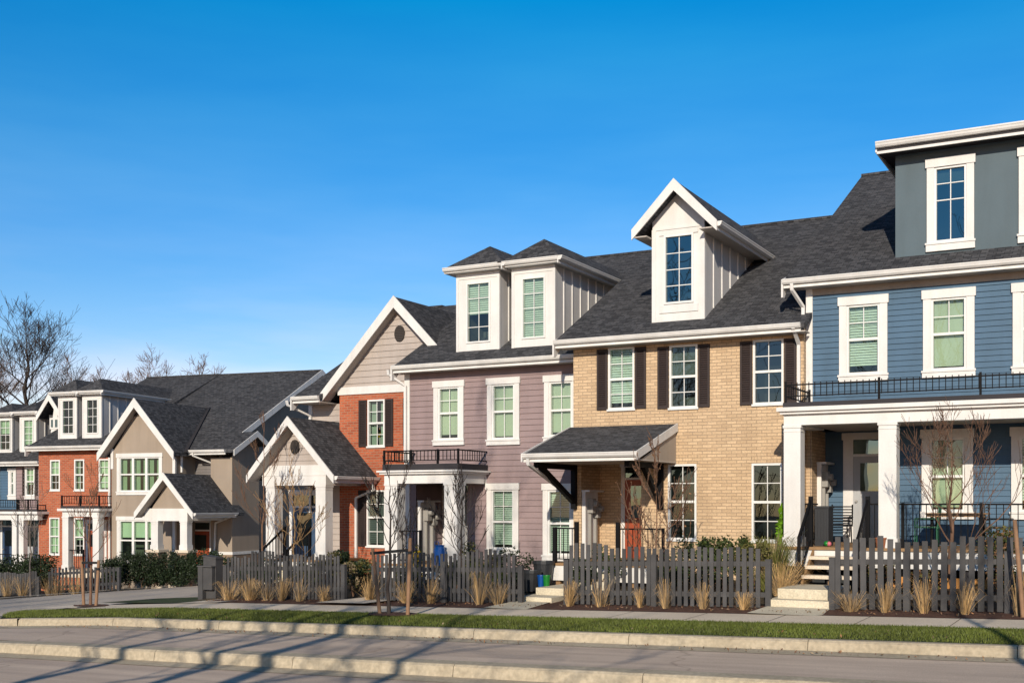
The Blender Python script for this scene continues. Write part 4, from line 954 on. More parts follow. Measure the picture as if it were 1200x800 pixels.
# ================================================================== FAR MAUVE AND FAR BLUE HOUSES (left terrace)
def far_houses():
    f = L; Y = 43.0
    xm, xr = f.X(19.5, Y), RT['xl']-.02; xl = f.X(-62, Y)
    zg = -2.2; ye = Y-.45; ze = f.Z(25, 540.5, ye); yr = 50.0; sl = LS; zr = ze+sl*(yr-ye)
    root = thing('mauve_townhouse', 'small far mauve townhouse with a white gabled dormer left of the red brick house', 'house', f, ((xm+xr)/2, Y, zg), 'terrace of townhouses on the left of the lane')
    a, c, z0, z1 = rect(f, 31, 548, 41, 580.5, Y)
    h = [window(root, a, c, z0, z1, Y-.027, rail=f.Z(36, 564, Y), up=(2, 2), lo=(2, 1), blind=('shade', .6, 'blind_white'), trim=(.03, .05, .16))]
    shutter(root, f.X(26.8, Y), f.X(30, Y), z0, z1, Y); shutter(root, f.X(42, Y), f.X(44.8, Y), z0, z1, Y)
    mb = MB(); wall(mb, xm, xr, zg, ze-.19, h, front(Y), 'mauve_siding', LAP_M)
    yb = 2*yr-ye-.4
    for xx in (xm, xr): gable_end(mb, xx, Y, yb, zg, ye, ze, yr, zr, 'mauve_siding')
    mb.poly([(xm, yb, zg), (xr, yb, zg), (xr, yb, ze-.2), (xm, yb, ze-.2)], 'mauve_siding'); mb.build('wall', root)
    ro = slope_x(root, xm-.2, xr+.02, ye, ze, yr, zr, Y, rakes=(False, False)); gutter_x(ro, xm-.25, xr, ye, ze, crown=False)
    # gabled dormer half behind the twin dormers next door
    YD = Y+.6; x0, x1 = f.X(54, YD), f.X(69.5, YD); b0 = f.Z(60, 520, YD); b1 = f.Z(60, 486, YD); xa, za = f.X(57.5, YD-.4), f.Z(57.5, 461.6, YD-.4)
    xle = f.X(43.3, YD-.4); zle = f.Z(57, 486, YD-.4); xre = 2*xa-xle
    d = MB(); x0 = xa-(xre-xle)/2+.35; x1 = xa+(xre-xle)/2-.35
    hh = rect(f, 60.3, 491.5, 68, 500.5, YD); top = za-.17; k = (xa-xle)/(za-zle)
    wall(d, x0, x1, b0, top, [], front(YD), 'white_trim', 0, lambda z: (max(x0, xa-(top-z)*k), min(x1, xa+(top-z)*k)))
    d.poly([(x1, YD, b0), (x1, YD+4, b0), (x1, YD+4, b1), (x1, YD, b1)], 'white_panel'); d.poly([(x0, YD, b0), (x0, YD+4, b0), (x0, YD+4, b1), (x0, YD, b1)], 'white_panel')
    dob = d.build('dormer', root); gable_y(dob, xle, xa, xre, zle, za, zle, YD-.4, YD+5, name='dormer_roof', board=.24)
    w_ = MB(); w_.box(hh[0], hh[1], YD-.04, YD-.001, hh[2], hh[3], 'glass_mirror'); w_.box(hh[0]-.08, hh[1]+.08, YD-.03, YD-.002, hh[2]-.08, hh[3]+.08, 'white_trim')
    xx = (hh[0]+hh[1])/2; w_.box(xx-.05, xx+.05, YD-.05, YD-.041, hh[2], hh[3], 'white_vinyl'); w_.build('window', dob)
    YP = 41.4; q0 = f.X(22, YP); q1 = f.X(44, YP)
    def porch(rt, q0, q1, cols, doorcol, dx):
        zf = f.Z(30, 672, YP); zb, zt, zc = f.Z(25, 609, YP), f.Z(25, 602, YP), f.Z(25, 599, YP)
        p = MB(); p.box(q0, q1, YP, YP+.3, zb, zt, 'white_trim'); p.box(q0-.1, q1+.1, YP-.14, Y-.03, zt, zc, 'white_trim'); p.box(q0, q1, YP-.04, Y-.03, zc, zc+.09, 'dark_membrane'); p.box(q0, q1, YP+.3, Y-.02, zb+.03, zb+.05, 'soffit'); p.build('porch_roof', rt)
        for u in cols: x = f.X(u, YP); column(rt, x, x+.26, YP, zf, zb)
        railing(rt, (q0, YP, zc+.09), (q1, YP, zc+.09), .42, posts=(0, .5, 1), pitch=.13, name='balcony_railing')
        railing(rt, (q0, YP+.1, zf), (q1, YP+.1, zf), .85, posts=(0, 1), pitch=.13, name='porch_railing')
        dk = MB(); dk.box(q0, q1, YP-.05, Y-.02, zf-.3, zf, 'concrete'); dk.build('porch_deck', rt)
        door(rt, dx, dx+.9, zf, zf+2.4, Y-.02, doorcol, transom=.3)
    porch(root, q0, q1, (22,), 'door_grey', f.X(30, Y))
    # far blue house
    Yb = Y+.1
    r2 = thing('blue_townhouse', 'far blue townhouse cut by the left picture edge, with twin white dormers', 'house', f, ((xl+xm)/2, Y, zg), 'terrace of townhouses on the left of the lane')
    h = []
    for g in ((13.2, 552, 17.4, 580), (-12, 552, -2, 580), (-40, 552, -30, 580)):
        a, c, z0, z1 = rect(f, *g, Yb); h.append(window(r2, a, c, z0, z1, Yb-.027, rail=(z0+z1)/2, up=(2, 2), lo=(2, 1), blind=('shade', .8, 'blind_white'), trim=(.12, .14, .2)))
    mb = MB(); wall(mb, xl, xm, zg, ze-.19, h, front(Yb), 'blue_siding', LAP)
    for xx in (xl, xm-.02): gable_end(mb, xx, Yb, yb, zg, ye, ze, yr, zr, 'blue_siding')
    mb.poly([(xl, yb, zg), (xm, yb, zg), (xm, yb, ze-.2), (xl, yb, ze-.2)], 'blue_siding'); mb.build('wall', r2)
    ro = slope_x(r2, xl-.4, xm-.21, ye, ze, yr, zr, Yb, rakes=(True, False)); gutter_x(ro, xl-.4, xm-.26, ye, ze, crown=False)
    YD = Y+.5; rl = (ye, ze, sl)
    hip_dormer(r2, f, YD, -6, 14.4, 488, 529.5, 2, 10.6, 494, 525, rl, f.Z(18, 474, YD+1.2), yback=4, blind=('slat', .5))
    hip_dormer(r2, f, YD, 23.5, 42.6, 486.5, 528, 30, 37.3, 493.6, 522, rl, f.Z(46.7, 473, YD+1.2), yback=4, blind=('slat', .9))
    porch(r2, f.X(-60, YP), f.X(20, YP), (-58, -20, 14), 'door_blue', f.X(4, Y))
far_houses()

# ================================================================== GROUND
def ground():
    xs = [-900, -400, -200, -120, -80, -60]+[-50+i*1.0 for i in range(80)]+[32, 45, 80, 200, 600]
    ys = [-300, -100, -40, -15, 0, 8, 14, 18, 20, 22.2, 23, 24, 25, 26, 27, 28, 29, 30, 32, 34, 36, 40, 45, 55, 80, 150, 400, 1500]
    mb = MB(); n = len(ys)
    for x in xs:
        for y in ys: mb.v.append((x, y, base(x)-.75 if y < 22.3 else yard(x, y)-.02))
    for i in range(len(xs)-1):
        for j in range(n-1):
            a = i*n+j; mb.f.append((a, a+n, a+n+1, a+1)); mb.m.append('soil')
    struct(mb.build('ground', None, True))
ground()
def strip(name, y0, y1, z0, z1, mat, xs, y0f=None):
    mb = MB(); k = 4
    for x in xs:
        for j in range(k+1):
            t = j/k; mb.v.append((x, y0+(y1-y0)*t, base(x)+z0+(z1-z0)*t))
    for i in range(len(xs)-1):
        for j in range(k):
            a = i*(k+1)+j; mb.f.append((a, a+k+1, a+k+2, a+1)); mb.m.append(mat)
    return struct(mb.build(name))
XS = [-60+i*1.0 for i in range(90)]
XR = [-23.0+i*1.0 for i in range(53)]
strip('road', -14, 14.7, -.36, -.37, 'asphalt', XS)
strip('gutter_pan', 14.45, 14.86, -.362, -.345, 'kerb_concrete', XS)
strip('parking_strip', 15.25, 17.95, -.165, -.185, 'asphalt', XS)
strip('gutter_pan', 17.75, 18.2, -.178, -.165, 'kerb_concrete', XS)
strip('near_pavement', -30, -14.2, -.2, -.2, 'concrete', XS)
def kerb(name, y0, y1, z0, z1, xs, seg=3.0, batter=.05):
    mb = MB(); x = xs[0]
    while x < xs[1]-.1:
        xe = min(x+seg, xs[1])
        pr = [(y0, z0), (y0+batter*.8, z1-.035), (y0+batter*1.5, z1-.006), (y0+batter*2.2, z1), (y1, z1), (y1, z0)]
        n = len(mb.v); k = len(pr)
        for xx, e in ((x+.006, 0), (xe-.006, 0)):
            for y, z in pr: mb.v.append((xx, y, base(xx)+z))
        for i in range(k):
            j = (i+1) % k; mb.f.append((n+i, n+k+i, n+k+j, n+j)); mb.m.append('kerb_concrete')
        mb.f.append(tuple(n+i for i in range(k))); mb.m.append('kerb_concrete'); mb.f.append(tuple(n+k+i for i in range(k))[::-1]); mb.m.append('kerb_concrete')
        x = xe
    return struct(mb.build(name))
kerb('kerb', 14.85, 15.3, -.4, -.16, (-60, 30))
kerb('kerb', 18.2, 18.42, -.25, .0, (-22.6, 30))
# curved end of the kerb into the lane
def ribbon(name, left, right, mat, dz, ramp_=()):
    mb = MB()
    for i, (a, c) in enumerate(zip(left, right)):
        e = dz+(ramp_[i] if i < len(ramp_) else 0)
        mb.v += [(a[0], a[1], base(a[0])+e), (c[0], c[1], base(c[0])+e)]
    for i in range(min(len(left), len(right))-1): mb.f.append((2*i, 2*i+1, 2*i+3, 2*i+2)); mb.m.append(mat)
    return struct(mb.build(name))
kc = MB()
arc = [(-22.6, 18.2), (-23.4, 18.28), (-24.2, 18.6), (-24.9, 19.2), (-25.4, 20.1)]
inn = [(-22.6, 18.42), (-23.35, 18.5), (-24.1, 18.8), (-24.75, 19.35), (-25.2, 20.15)]
hh = [0, -.01, -.04, -.09, -.15]
for i, (a, c) in enumerate(zip(arc, inn)):
    z = base(a[0]); kc.v += [(a[0], a[1], z-.3), (a[0], a[1], z+hh[i]), (c[0], c[1], z+hh[i]), (c[0], c[1], z-.3)]
for i in range(4):
    for k in range(3): n = 4*i+k; kc.f.append((n, n+4, n+5, n+1)); kc.m.append('kerb_concrete')
struct(kc.build('kerb'))
xs_g = [-22.9+i*.9 for i in range(60)]
def lawn_strip():
    mb = MB(); k = 5
    for x in xs_g:
        for j in range(k+1):
            t = j/k; y = 18.42+(20.5-18.42)*t; xx = x
            if x < -20.5: xx = x-(0.0+(-20.5-x)*.5*t)
            mb.v.append((xx, y, base(xx)+.0+.03*math.sin(t*math.pi)+.02*t))
    for i in range(len(xs_g)-1):
        for j in range(k): a = i*(k+1)+j; mb.f.append((a, a+k+1, a+k+2, a+1)); mb.m.append('lawn')
    struct(mb.build('verge', None, True))
lawn_strip()
# grass blades over the verge
import numpy as np
def blades(x0, x1, y0, y1, n, seed, h=.045, keep=None):
    rng = np.random.default_rng(seed)
    x = rng.uniform(x0, x1, n); y = rng.uniform(y0, y1, n)
    if keep is not None: k = keep(x, y); x, y = x[k], y[k]; n = len(x)
    t = np.clip((y-18.42)/2.08, 0, 1)
    bz = np.where(x > -20, .3+.0235*x, -.17+.055*(x+20))
    z = bz+.03*np.sin(t*np.pi)+.02*t-.004
    a = rng.uniform(0, 2*np.pi, n); hgt = h*rng.uniform(.55, 1.35, n); w = .006*rng.uniform(.7, 1.4, n); ln = hgt*rng.uniform(0, .7, n); b_ = rng.uniform(0, 2*np.pi, n)
    V = np.empty((n, 3, 3)); dx, dy = np.cos(a)*w, np.sin(a)*w
    V[:, 0] = np.stack([x-dx, y-dy, z], 1); V[:, 1] = np.stack([x+dx, y+dy, z], 1); V[:, 2] = np.stack([x+np.cos(b_)*ln, y+np.sin(b_)*ln, z+hgt], 1)
    me = bpy.data.meshes.new('grass'); me.vertices.add(3*n); me.vertices.foreach_set('co', V.ravel())
    me.loops.add(3*n); me.loops.foreach_set('vertex_index', np.arange(3*n, dtype=np.int32)); me.polygons.add(n)
    me.polygons.foreach_set('loop_start', np.arange(0, 3*n, 3, dtype=np.int32)); me.update(calc_edges=True); me.validate()
    me.materials.append(MAT['blade']); o = bpy.data.objects.new('grass', me); C.objects.link(o); o['kind'] = 'stuff'; o['label'] = 'short green grass growing on the verge'
    o['category'] = 'grass'
blades(-25.3, 1.0, 18.43, 20.5, 95000, 3, keep=lambda x, y: (x > -23.0-np.sqrt(np.maximum(0, y-18.45))*1.45) & (((x--13.470)**2+(y-19.95)**2) > .2))
strip('pavement', 20.5, 22.0, .03, .045, 'concrete', [-23.6+i*.8 for i in range(68)])
pj = MB()
x = -23
while x < 14: pj.poly([(x, 20.5, base(x)+.036), (x+.012, 20.5, base(x)+.036), (x+.012, 22.0, base(x)+.051), (x, 22.0, base(x)+.051)], 'soil'); x += 1.55
struct(pj.build('pavement_joint'))
strip('planting_bed', 22.0, 24.5, .05, .10, 'mulch', [-20.9+i*.7 for i in range(75)])
# lane
lr_ = [(-22.5, 17.9), (-23.3, 18.3), (-24.2, 18.65), (-24.9, 19.25), (-25.4, 20.1), (-25.65, 21), (-25.75, 23), (-24.8, 23.9), (-23.4, 25.0), (-23.3, 26.6), (-23.6, 29), (-24.0, 46)]
ll_ = [(-39.5, 17.9), (-39.2, 18.3), (-38.9, 18.8), (-38.6, 19.4), (-38.2, 20.1), (-37.6, 21), (-36.2, 24), (-35.4, 27), (-34.6, 29.5), (-33.8, 32), (-32.2, 35), (-31.6, 46)]
ribbon('lane', ll_, lr_, 'lane_concrete', -.03, (-.135, -.13, -.11, -.09, -.06, -.02))
ribbon('lane_kerb', [(a[0]-.45, a[1]) for a in ll_], ll_, 'concrete', .02)
ribbon('pavement', [(-25.7, 21.4), (-24.5, 21.2), (-23.5, 20.9)], [(-25.7, 22.9), (-24.5, 22.6), (-23.5, 22.0)], 'concrete', .036)
ribbon('pavement', [(-45, 26.2), (-38.5, 26.2), (-36.9, 26.0)], [(-45, 27.8), (-38, 28.2), (-36.0, 28.0)], 'concrete', .03)
ribbon('verge', [(-25.4, 23.2), (-23.6, 22.7), (-21.6, 22.3)], [(-24.8, 24.7), (-23.4, 24.9), (-21.4, 24.9)], 'lawn', .04)
ribbon('verge', [(-23.3, 18.44), (-24.05, 18.78), (-24.7, 19.3), (-25.15, 20.1), (-25.4, 20.95)], [(-22.7, 18.44), (-22.75, 18.8), (-22.85, 19.3), (-23.0, 19.9), (-23.3, 20.7)], 'lawn', .012, (0, -.02, -.04, -.05, -.02))
ribbon('path', [(-21.3, 21.9), (-21.0, 24.5)], [(-20.0, 21.9), (-19.9, 24.5)], 'concrete', .06)
ribbon('path', [(-17.0, 21.9), (-16.6, 25.5)], [(-15.6, 21.9), (-15.4, 25.5)], 'concrete', .11)

# ================================================================== ENTRY STEPS, FENCES
def entry_steps(u0, u1, y, frame, label, levels):
    f = frame; x0, x1 = f.X(u0, y), f.X(u1, y); z = base((x0+x1)/2)
    o = thing('entry_steps', label, 'steps', f, ((x0+x1)/2, y, z), 'concrete steps from the pavement')
    for i, (yy, dep, h) in enumerate(levels):
        mb = MB(); mb.box(x0-(.12 if i == 0 else 0), x1+(.03 if i == 0 else 0), yy, yy+dep, z-.2, z+h, 'step_concrete'); mb.build('step', o)
    mb = MB(); mb.poly([(x0-.2, 21.9, z+.058), (x1+.1, 21.9, z+.058), (x1, levels[0][0]+.1, z+.11), (x0-.1, levels[0][0]+.1, z+.11)], 'step_concrete'); mb.build('landing', o)
entry_steps(909, 975, 23.2, W, 'cream concrete steps at the pavement leading up to the blue house', [(23.0, 1.9, .24), (23.35, 1.5, .44)])
entry_steps(628, 661, 24.0, W, 'low cream concrete steps between the two middle picket fences', [(23.3, 2.6, .2), (24.0, 2.0, .36)])

def picket_fence(f, u0, u1, y, zb0, zb1, label, pitch=.14, hp=1.32, lowend=(True, True), pw=.085, mids=(), seed=1, group='grey picket fences along the pavement', hpost=1.02, solid=False):
    rnd = random.Random(seed); x0, x1 = f.X(u0, y), f.X(u1, y)
    zz = lambda x: zb0+(zb1-zb0)*(x-x0)/(x1-x0); pw *= .92
    o = thing('picket_fence', label, 'fence', f, ((x0+x1)/2, y, zz((x0+x1)/2)), group)
    mb = MB(); x = x0+.16; lv = rnd.uniform(-.03, .03); i = 0
    while x < x1-.12:
        if i % 7 == 0: lv = rnd.uniform(-.12, .04)
        h = hp+lv+rnd.uniform(-.035, .035); z = zz(x); w = pw*rnd.uniform(.93, 1.05)
        t = rnd.uniform(-.012, .012)
        mb.prism([(x-w/2, y, z+.02), (x+w/2, y, z+.02), (x+w/2+t, y, z+h), (x-w/2+t, y, z+h)], (0, .022, 0), 'fence_grey')
        x += pitch; i += 1
    mb.build('pickets', o)
    for h in (.22, hpost-.12):
        r = MB(); r.prism([(x0+.04, y+.024, zz(x0)+h), (x1-.04, y+.024, zz(x1)+h), (x1-.04, y+.024, zz(x1)+h+.1), (x0+.04, y+.024, zz(x0)+h+.1)], (0, .04, 0), 'fence_grey'); r.build('rail', o)
    for xx in [x0+.05, x1-.05]+[f.X(u, y) for u in mids]:
        p = MB(); z = zz(xx); hh_ = hpost if xx in (x0+.05, x1-.05) else hpost+.1
        p.box(xx-.055, xx+.055, y-.02, y+.09, z-.05, z+hh_, 'fence_grey'); p.box(xx-.062, xx+.062, y-.027, y+.097, z+hh_, z+hh_+.02, 'fence_grey'); p.build('post', o)
    return o
def bz(u, y, f=W): return base(f.world((f.X(u, y), y, 0))[0])+.07
for u0, u1, lab, mids, sd, pt, pw_, hp_, ho_ in ((972, 1330, 'grey picket fence in front of the blue porch, running out of the frame', (1062, 1181), 1, .162, .115, 1.38, 1.0), (661, 903, 'grey picket fence in front of the tan brick house', (766,), 2, .138, .094, 1.29, .96),
                              (436, 612, 'grey picket fence in front of the mauve house', (520,), 3, .118, .08, 1.15, .82), (262, 404, 'grey picket fence in front of the white gabled porch', (335,), 4, .112, .077, 1.18, .85)):
    picket_fence(W, u0, u1, 23.0, bz(u0, 23), bz(u1, 23), lab, mids=mids, seed=sd, pitch=pt, pw=pw_, hp=hp_, hpost=ho_)
picket_fence(L, 57, 140, 36.0, L.Z(57, 696.5, 36), L.Z(140, 691.5, 36), 'short grey picket fence in front of the far red brick house', seed=5, pitch=.17, pw=.1, hp=1.0, hpost=.85)
picket_fence(L, -70, 46, 36.0, L.Z(-60, 700, 36), L.Z(46, 697, 36), 'far grey picket fence of close boards at the left picture edge', seed=6, pitch=.125, pw=.115, hp=.98, hpost=.7)
# return of the fence beside the lane: tall pier and lower panel
def fence_pier():
    f = W; y = 23.4; x0, x1 = f.X(232.5, y), f.X(249, y); z = base(x0)
    o = thing('fence_pier', 'stout dark grey fence pier with a low slatted panel beside the lane', 'fence', f, ((x0+x1)/2, y, z))
    mb = MB(); mb.box(x0+.06, x1, y+.12, y+.4, z, z+1.18, 'fence_grey')
    mb.prism([(x0+.04, y+.1, z+1.18), (x1+.02, y+.1, z+1.12), (x1+.02, y+.1, z+1.16), (x0+.04, y+.1, z+1.22)], (0, .32, 0), 'fence_grey'); mb.build('pier', o)
    mb = MB(); mb.box(x0, x0+.16, y-.02, y+.12, z, z+.92, 'fence_grey'); mb.box(x0+.16, x1-.02, y, y+.1, z+.32, z+.9, 'fence_grey'); mb.box(x0-.02, x1, y-.04, y+.11, z+.92, z+.95, 'fence_grey'); mb.build('post', o)
    mb = MB()
    for k in range(6): xx = x1+.1+k*.11; mb.box(xx, xx+.07, y+.5, y+.53, z+.03, z+.5, 'fence_grey')
    mb.box(x1+.04, x1+.75, y+.535, y+.57, z+.4, z+.46, 'fence_grey'); mb.build('panel', o)
fence_pier()

# ================================================================== PLANTS
def grow(mb, p, d, ln, r, lev, rnd, mat, bend=.25, split=(2, 3), shrink=.72, rmin=.004, n=5, up=.1, spread=.6):
    segs = 3 if lev > 1 else 2; pts = [Vector(p)]; rad = [r]; d = Vector(d).normalized()
    for i in range(segs):
        d = (d+Vector((rnd.uniform(-1, 1), rnd.uniform(-1, 1), rnd.uniform(-.6, 1)))*bend*.5+Vector((0, 0, up*.3))).normalized()
        pts.append(pts[-1]+d*ln/segs); rad.append(max(rmin, r*(1-(1-shrink)*(i+1)/segs)))
    mb.tube(pts, rad, mat, n if lev > 1 else 3)
    if lev <= 0: return
    for k in range(rnd.randint(*split)):
        t = 1.0 if k == 0 else rnd.uniform(.35, 1.0); i = min(segs-1, int(t*segs)); q = pts[i].lerp(pts[i+1], t*segs-i) if t < 1 else pts[-1]
        sd = Vector((rnd.uniform(-1, 1), rnd.uniform(-1, 1), rnd.uniform(-.3, .7)))
        nd = (d*(1-spread*.5)+sd.normalized()*spread).normalized() if k else (d+sd*.25).normalized()
        grow(mb, q, nd, ln*rnd.uniform(.6, .86), max(rmin, r*shrink*(.9 if k == 0 else .68)), lev-1, rnd, mat, bend, split, shrink, rmin, max(3, n-1), up, spread)
def bare_tree(name, label, p, h, r, mat, seed, lev=4, frame=W, group=None, trunk=.35, split=(2, 3), up=.12, spread=.65, rmin=.004, limbs=6, lean=(0, 0), leaves=None, z0=.35, width=.4):
    rnd = random.Random(seed)
    o = thing(name, label, 'tree', frame, p, group)
    tm = MB(); P0 = Vector(p); pts = []; rad = []; k = 9
    for i in range(k+1):
        t = i/k; pts.append(P0+Vector((lean[0]*t+rnd.uniform(-1, 1)*h*.012*(i > 0), lean[1]*t+rnd.uniform(-1, 1)*h*.012*(i > 0), h*.8*t-.05*(i == 0)))); rad.append(max(rmin, r*(1-.8*t)*(1.25 if i == 0 else 1)))
    tm.tube(pts, rad, mat, 8); tm.build('trunk', o, True)
    cm = MB()
    for i in range(limbs):
        t = z0+(1-z0)*i/max(1, limbs-1); j = min(k-1, int(t*k)); q = pts[j].lerp(pts[min(k, j+1)], t*k-j)
        a = i*2.4+rnd.uniform(-.4, .4); e = rnd.uniform(.35, .9)
        d = Vector((math.cos(a), math.sin(a), e)) if t < .97 else Vector((rnd.uniform(-.2, .2), rnd.uniform(-.2, .2), 1))
        grow(cm, q, d, h*width*(1.15-.6*t)*rnd.uniform(.8, 1.1), max(rmin, r*(1-.75*t)*.42), lev, rnd, mat, .3, split, .7, rmin, 5, up, spread)
    if leaves:
        vs = random.Random(seed+1)
        for _ in range(leaves[1]):
            q = Vector(cm.v[vs.randrange(len(cm.v))])+Vector((vs.uniform(-1, 1), vs.uniform(-1, 1), vs.uniform(-1, 1)))*.02
            leaf(cm, q, leaves[2], vs, leaves[0])
    cm.build('crown', o)
    return o
def leaf(mb, q, s, rnd, mat):
    a = Vector((rnd.uniform(-1, 1), rnd.uniform(-1, 1), rnd.uniform(-1, 1))).normalized(); b_ = a.orthogonal().normalized()
    b_ = Matrix.Rotation(rnd.uniform(0, 6.28), 3, a) @ b_; c = a.cross(b_); s *= rnd.uniform(.6, 1.3)
    mb.poly([q-b_*s, q+c*s*.45, q+b_*s, q-c*s*.45], mat)
def shrub(name, label, p, w, d, h, mat, seed, n=900, s=.04, frame=W, group=None, cat='shrub', cone=0, mats=None, stems=True, lobes=7):
    rnd = random.Random(seed); o = thing(name, label, cat, frame, p, group); P0 = Vector(p)
    n = int(n*1.7); s *= 1.1; fm = MB(); L_ = []
    for i in range(lobes):
        t = rnd.uniform(.2, .85); wr = 1-cone*t
        L_.append((Vector((rnd.uniform(-.5, .5)*w*wr, rnd.uniform(-.5, .5)*d*wr, h*t)), rnd.uniform(.22, .42)*(1-cone*.4*t)))
    for i in range(n):
        c, r = L_[rnd.randrange(lobes)]; v = Vector((rnd.gauss(0, 1), rnd.gauss(0, 1), rnd.gauss(0, 1))).normalized()*(rnd.random()**.4)
        q = P0+c+Vector((v.x*r*w, v.y*r*d, v.z*r*h*.8))
        if q.z < P0.z+.02: q.z = P0.z+.02+rnd.random()*.1
        leaf(fm, q, s, rnd, (mats[rnd.randrange(len(mats))] if mats else mat))
    fm.build('foliage', o)
    if stems:
        sm = MB()
        for i in range(5):
            c, r = L_[i % lobes]; sm.tube([P0+Vector((rnd.uniform(-.05, .05), rnd.uniform(-.05, .05), -.03)), P0+c*.5+Vector((0, 0, .05)), P0+c], [.012, .008, .004], 'bark_brown', 4)
        sm.build('stem', o)
    return o
def tuft(label, p, h, w, seed, n=150, mat='straw', frame=W, group='dry ornamental grasses along the fences', name='grass_tuft', dead=.25):
    rnd = random.Random(seed); o = thing(name, label, 'ornamental grass' if mat == 'straw' else 'plant', frame, p, group); P0 = Vector(p); mb = MB()
    lx = rnd.uniform(-.45, .45)
    for i in range(n):
        a = rnd.uniform(0, 6.28); r0 = rnd.random()**.6*w*.16; hh_ = h*(.25+.85*rnd.random()**.8); out = w*(.1+rnd.random()*.62); bw = rnd.uniform(.002, .0045) if mat == 'straw' else rnd.uniform(.006, .012)
        if rnd.random() < .12: out *= 1.9; hh_ *= .7
        q = P0+Vector((math.cos(a)*r0, math.sin(a)*r0*.8, -.02)); dx, dy = math.cos(a)*out+lx*hh_*.35, math.sin(a)*out*.7
        droop = rnd.uniform(-.05, .45)*hh_
        pts = [q, q+Vector((dx*.3, dy*.3, hh_*.5)), q+Vector((dx*.65, dy*.65, hh_*.85)), q+Vector((dx*1.1, dy*1.1, hh_-droop))]
        mt_ = 'straw_dead' if rnd.random() < dead else mat; sd = Vector((-math.sin(a+.8), math.cos(a+.8), 0))*bw; n0 = len(mb.v)
        for k, pt in enumerate(pts): e = sd*(1.2-.3*k); mb.v += [tuple(pt-e), tuple(pt+e)]
        for k in range(3): mb.f.append((n0+2*k, n0+2*k+1, n0+2*k+3, n0+2*k+2)); mb.m.append(mt_)
    mb.build('blades', o); 
    return o
def tz(x, y): return base(x)+.05+.02*(y-22)
# ornamental grasses: (u, y, height, width, label)
tl = [(995, 22.75, .62, .55, 'dry straw grass at the left post of the fence by the blue house steps'),
      (1038, 22.7, .85, .35, 'upright dry grass, second from the steps before the blue porch fence'),
      (1080, 22.7, .82, .40, 'leaning dry grass third from the steps before the blue porch fence'),
      (1133, 22.65, .78, .36, 'dry grass beneath the vase-shaped bare tree at the blue porch fence'),
      (1193, 22.6, 1.0, .40, 'dry grass beside the brown stake at the right picture edge'),
      (666, 22.7, .80, .32, 'dry grass against the left end post of the tan house fence'),
      (706, 22.7, .66, .42, 'slanting dry grass second from the left on the tan house fence'),
      (749, 22.7, .68, .22, 'slender dry grass third from the left on the tan house fence'),
      (779, 22.65, .72, .42, 'bushy dry grass at the middle post of the tan house fence'),
      (825, 22.7, .80, .30, 'upright dry grass fifth from the left on the tan house fence'),
      (871, 22.7, .52, .30, 'short dry grass near the right end of the tan house fence'),
      (504, 22.7, .72, .38, 'dry grass at the middle of the mauve house fence'),
      (562, 22.7, .85, .45, 'tall dry grass left of the pair near the right end of the mauve house fence'),
      (585, 22.7, .66, .45, 'lower dry grass right of the pair near the right end of the mauve house fence'),
      (478, 22.75, .60, .5, 'pale dry grass behind the stakes before the mauve house fence'),
      (434, 22.9, .75, .45, 'dry grass by the path at the left end of the mauve house fence'),
      (268, 22.7, .55, .6, 'low dry grass at the left end of the fence beside the lane'),
      (292, 22.65, .72, .55, 'thick dry grass second from the lane on the gabled porch fence'),
      (312, 22.7, .62, .45, 'dry grass third from the lane on the gabled porch fence'),
      (330, 22.7, .72, .45, 'bright straw grass mid-way along the gabled porch fence'),
      (351, 22.65, .75, .62, 'broad golden grass right of the middle post of the gabled porch fence'),
      (378, 22.7, .58, .4, 'short dry grass near the right end of the gabled porch fence')]
for i, (u, y, h, w, lab) in enumerate(tl):
    rv = random.Random(900+i); x = W.X(u, y)+rv.uniform(-.04, .04); hv = rv.uniform(.66, 1.02)
    tuft(lab, (x, y, tz(x, y)), h*hv, w*rv.uniform(.85, 1.35), 100+i, n=int((150 if u > 640 else 130)*rv.uniform(.6, 1.5)), dead=rv.choice((.15, .3, .6)))
tuft('large mounded dry grass beside the concrete steps of the blue house', (W.X(916, 24.3), 24.3, base(W.X(916, 24.3))+.25), .8, 1.0, 140, n=320)
for i, (u, lab) in enumerate(((8, 'orange-brown grass leftmost of the clumps by the far fence'), (26, 'orange-brown grass right of the leftmost clump at the far fence'), (58, 'pale grass at the left post of the far red house fence'), (68, 'pale grass second from the left on the far red house fence'), (88, 'orange-brown grass left of the staked tree by the lane'))):
    p = L.P(u, 697.5-(u/60.), 35.6); tuft(lab, p, .85, .9, 150+i, n=110, frame=L)
# yard shrubs
def ysh(u, v0, v1, y, w, mat, label, seed, n=700, s=.04, cone=0, mats=None, cat='shrub', name='shrub', group=None):
    x = W.X(u, y); z1 = W.Z(u, v0, y); z0 = max(yard(x, y), W.Z(u, v1, y)); shrub(name, label, (x, y, z0), w, w*.8, max(.3, z1-z0), mat, seed, n, s, cone=cone, mats=mats, cat=cat, group=group)
ysh(616, 638, 690, 25.2, .85, 'leaf_dark', 'round dark shrub beside the bins at the mauve house corner', 1, 900)
xx_ = W.X(903, 25.1); tuft('tall loose yellow-green strappy plant between the brick window and the blue porch column', (xx_, 25.1, yard(xx_, 25.1)), 1.35, 1.0, 141, n=420, mat='strap_leaf', group=None, dead=.2, name='strappy_plant')
ysh(850, 622, 690, 24.8, .9, 'leaf_green', 'green shrub with pointed leaves below the right brick window', 3, 800, .045)
ysh(813, 628, 690, 24.8, .6, 'leaf_dark', 'dark green shrub under the middle brick window', 4, 600)
ysh(885, 628, 690, 24.8, .6, 'leaf_olive', 'olive shrub left of the tall strappy shrub', 5, 600)
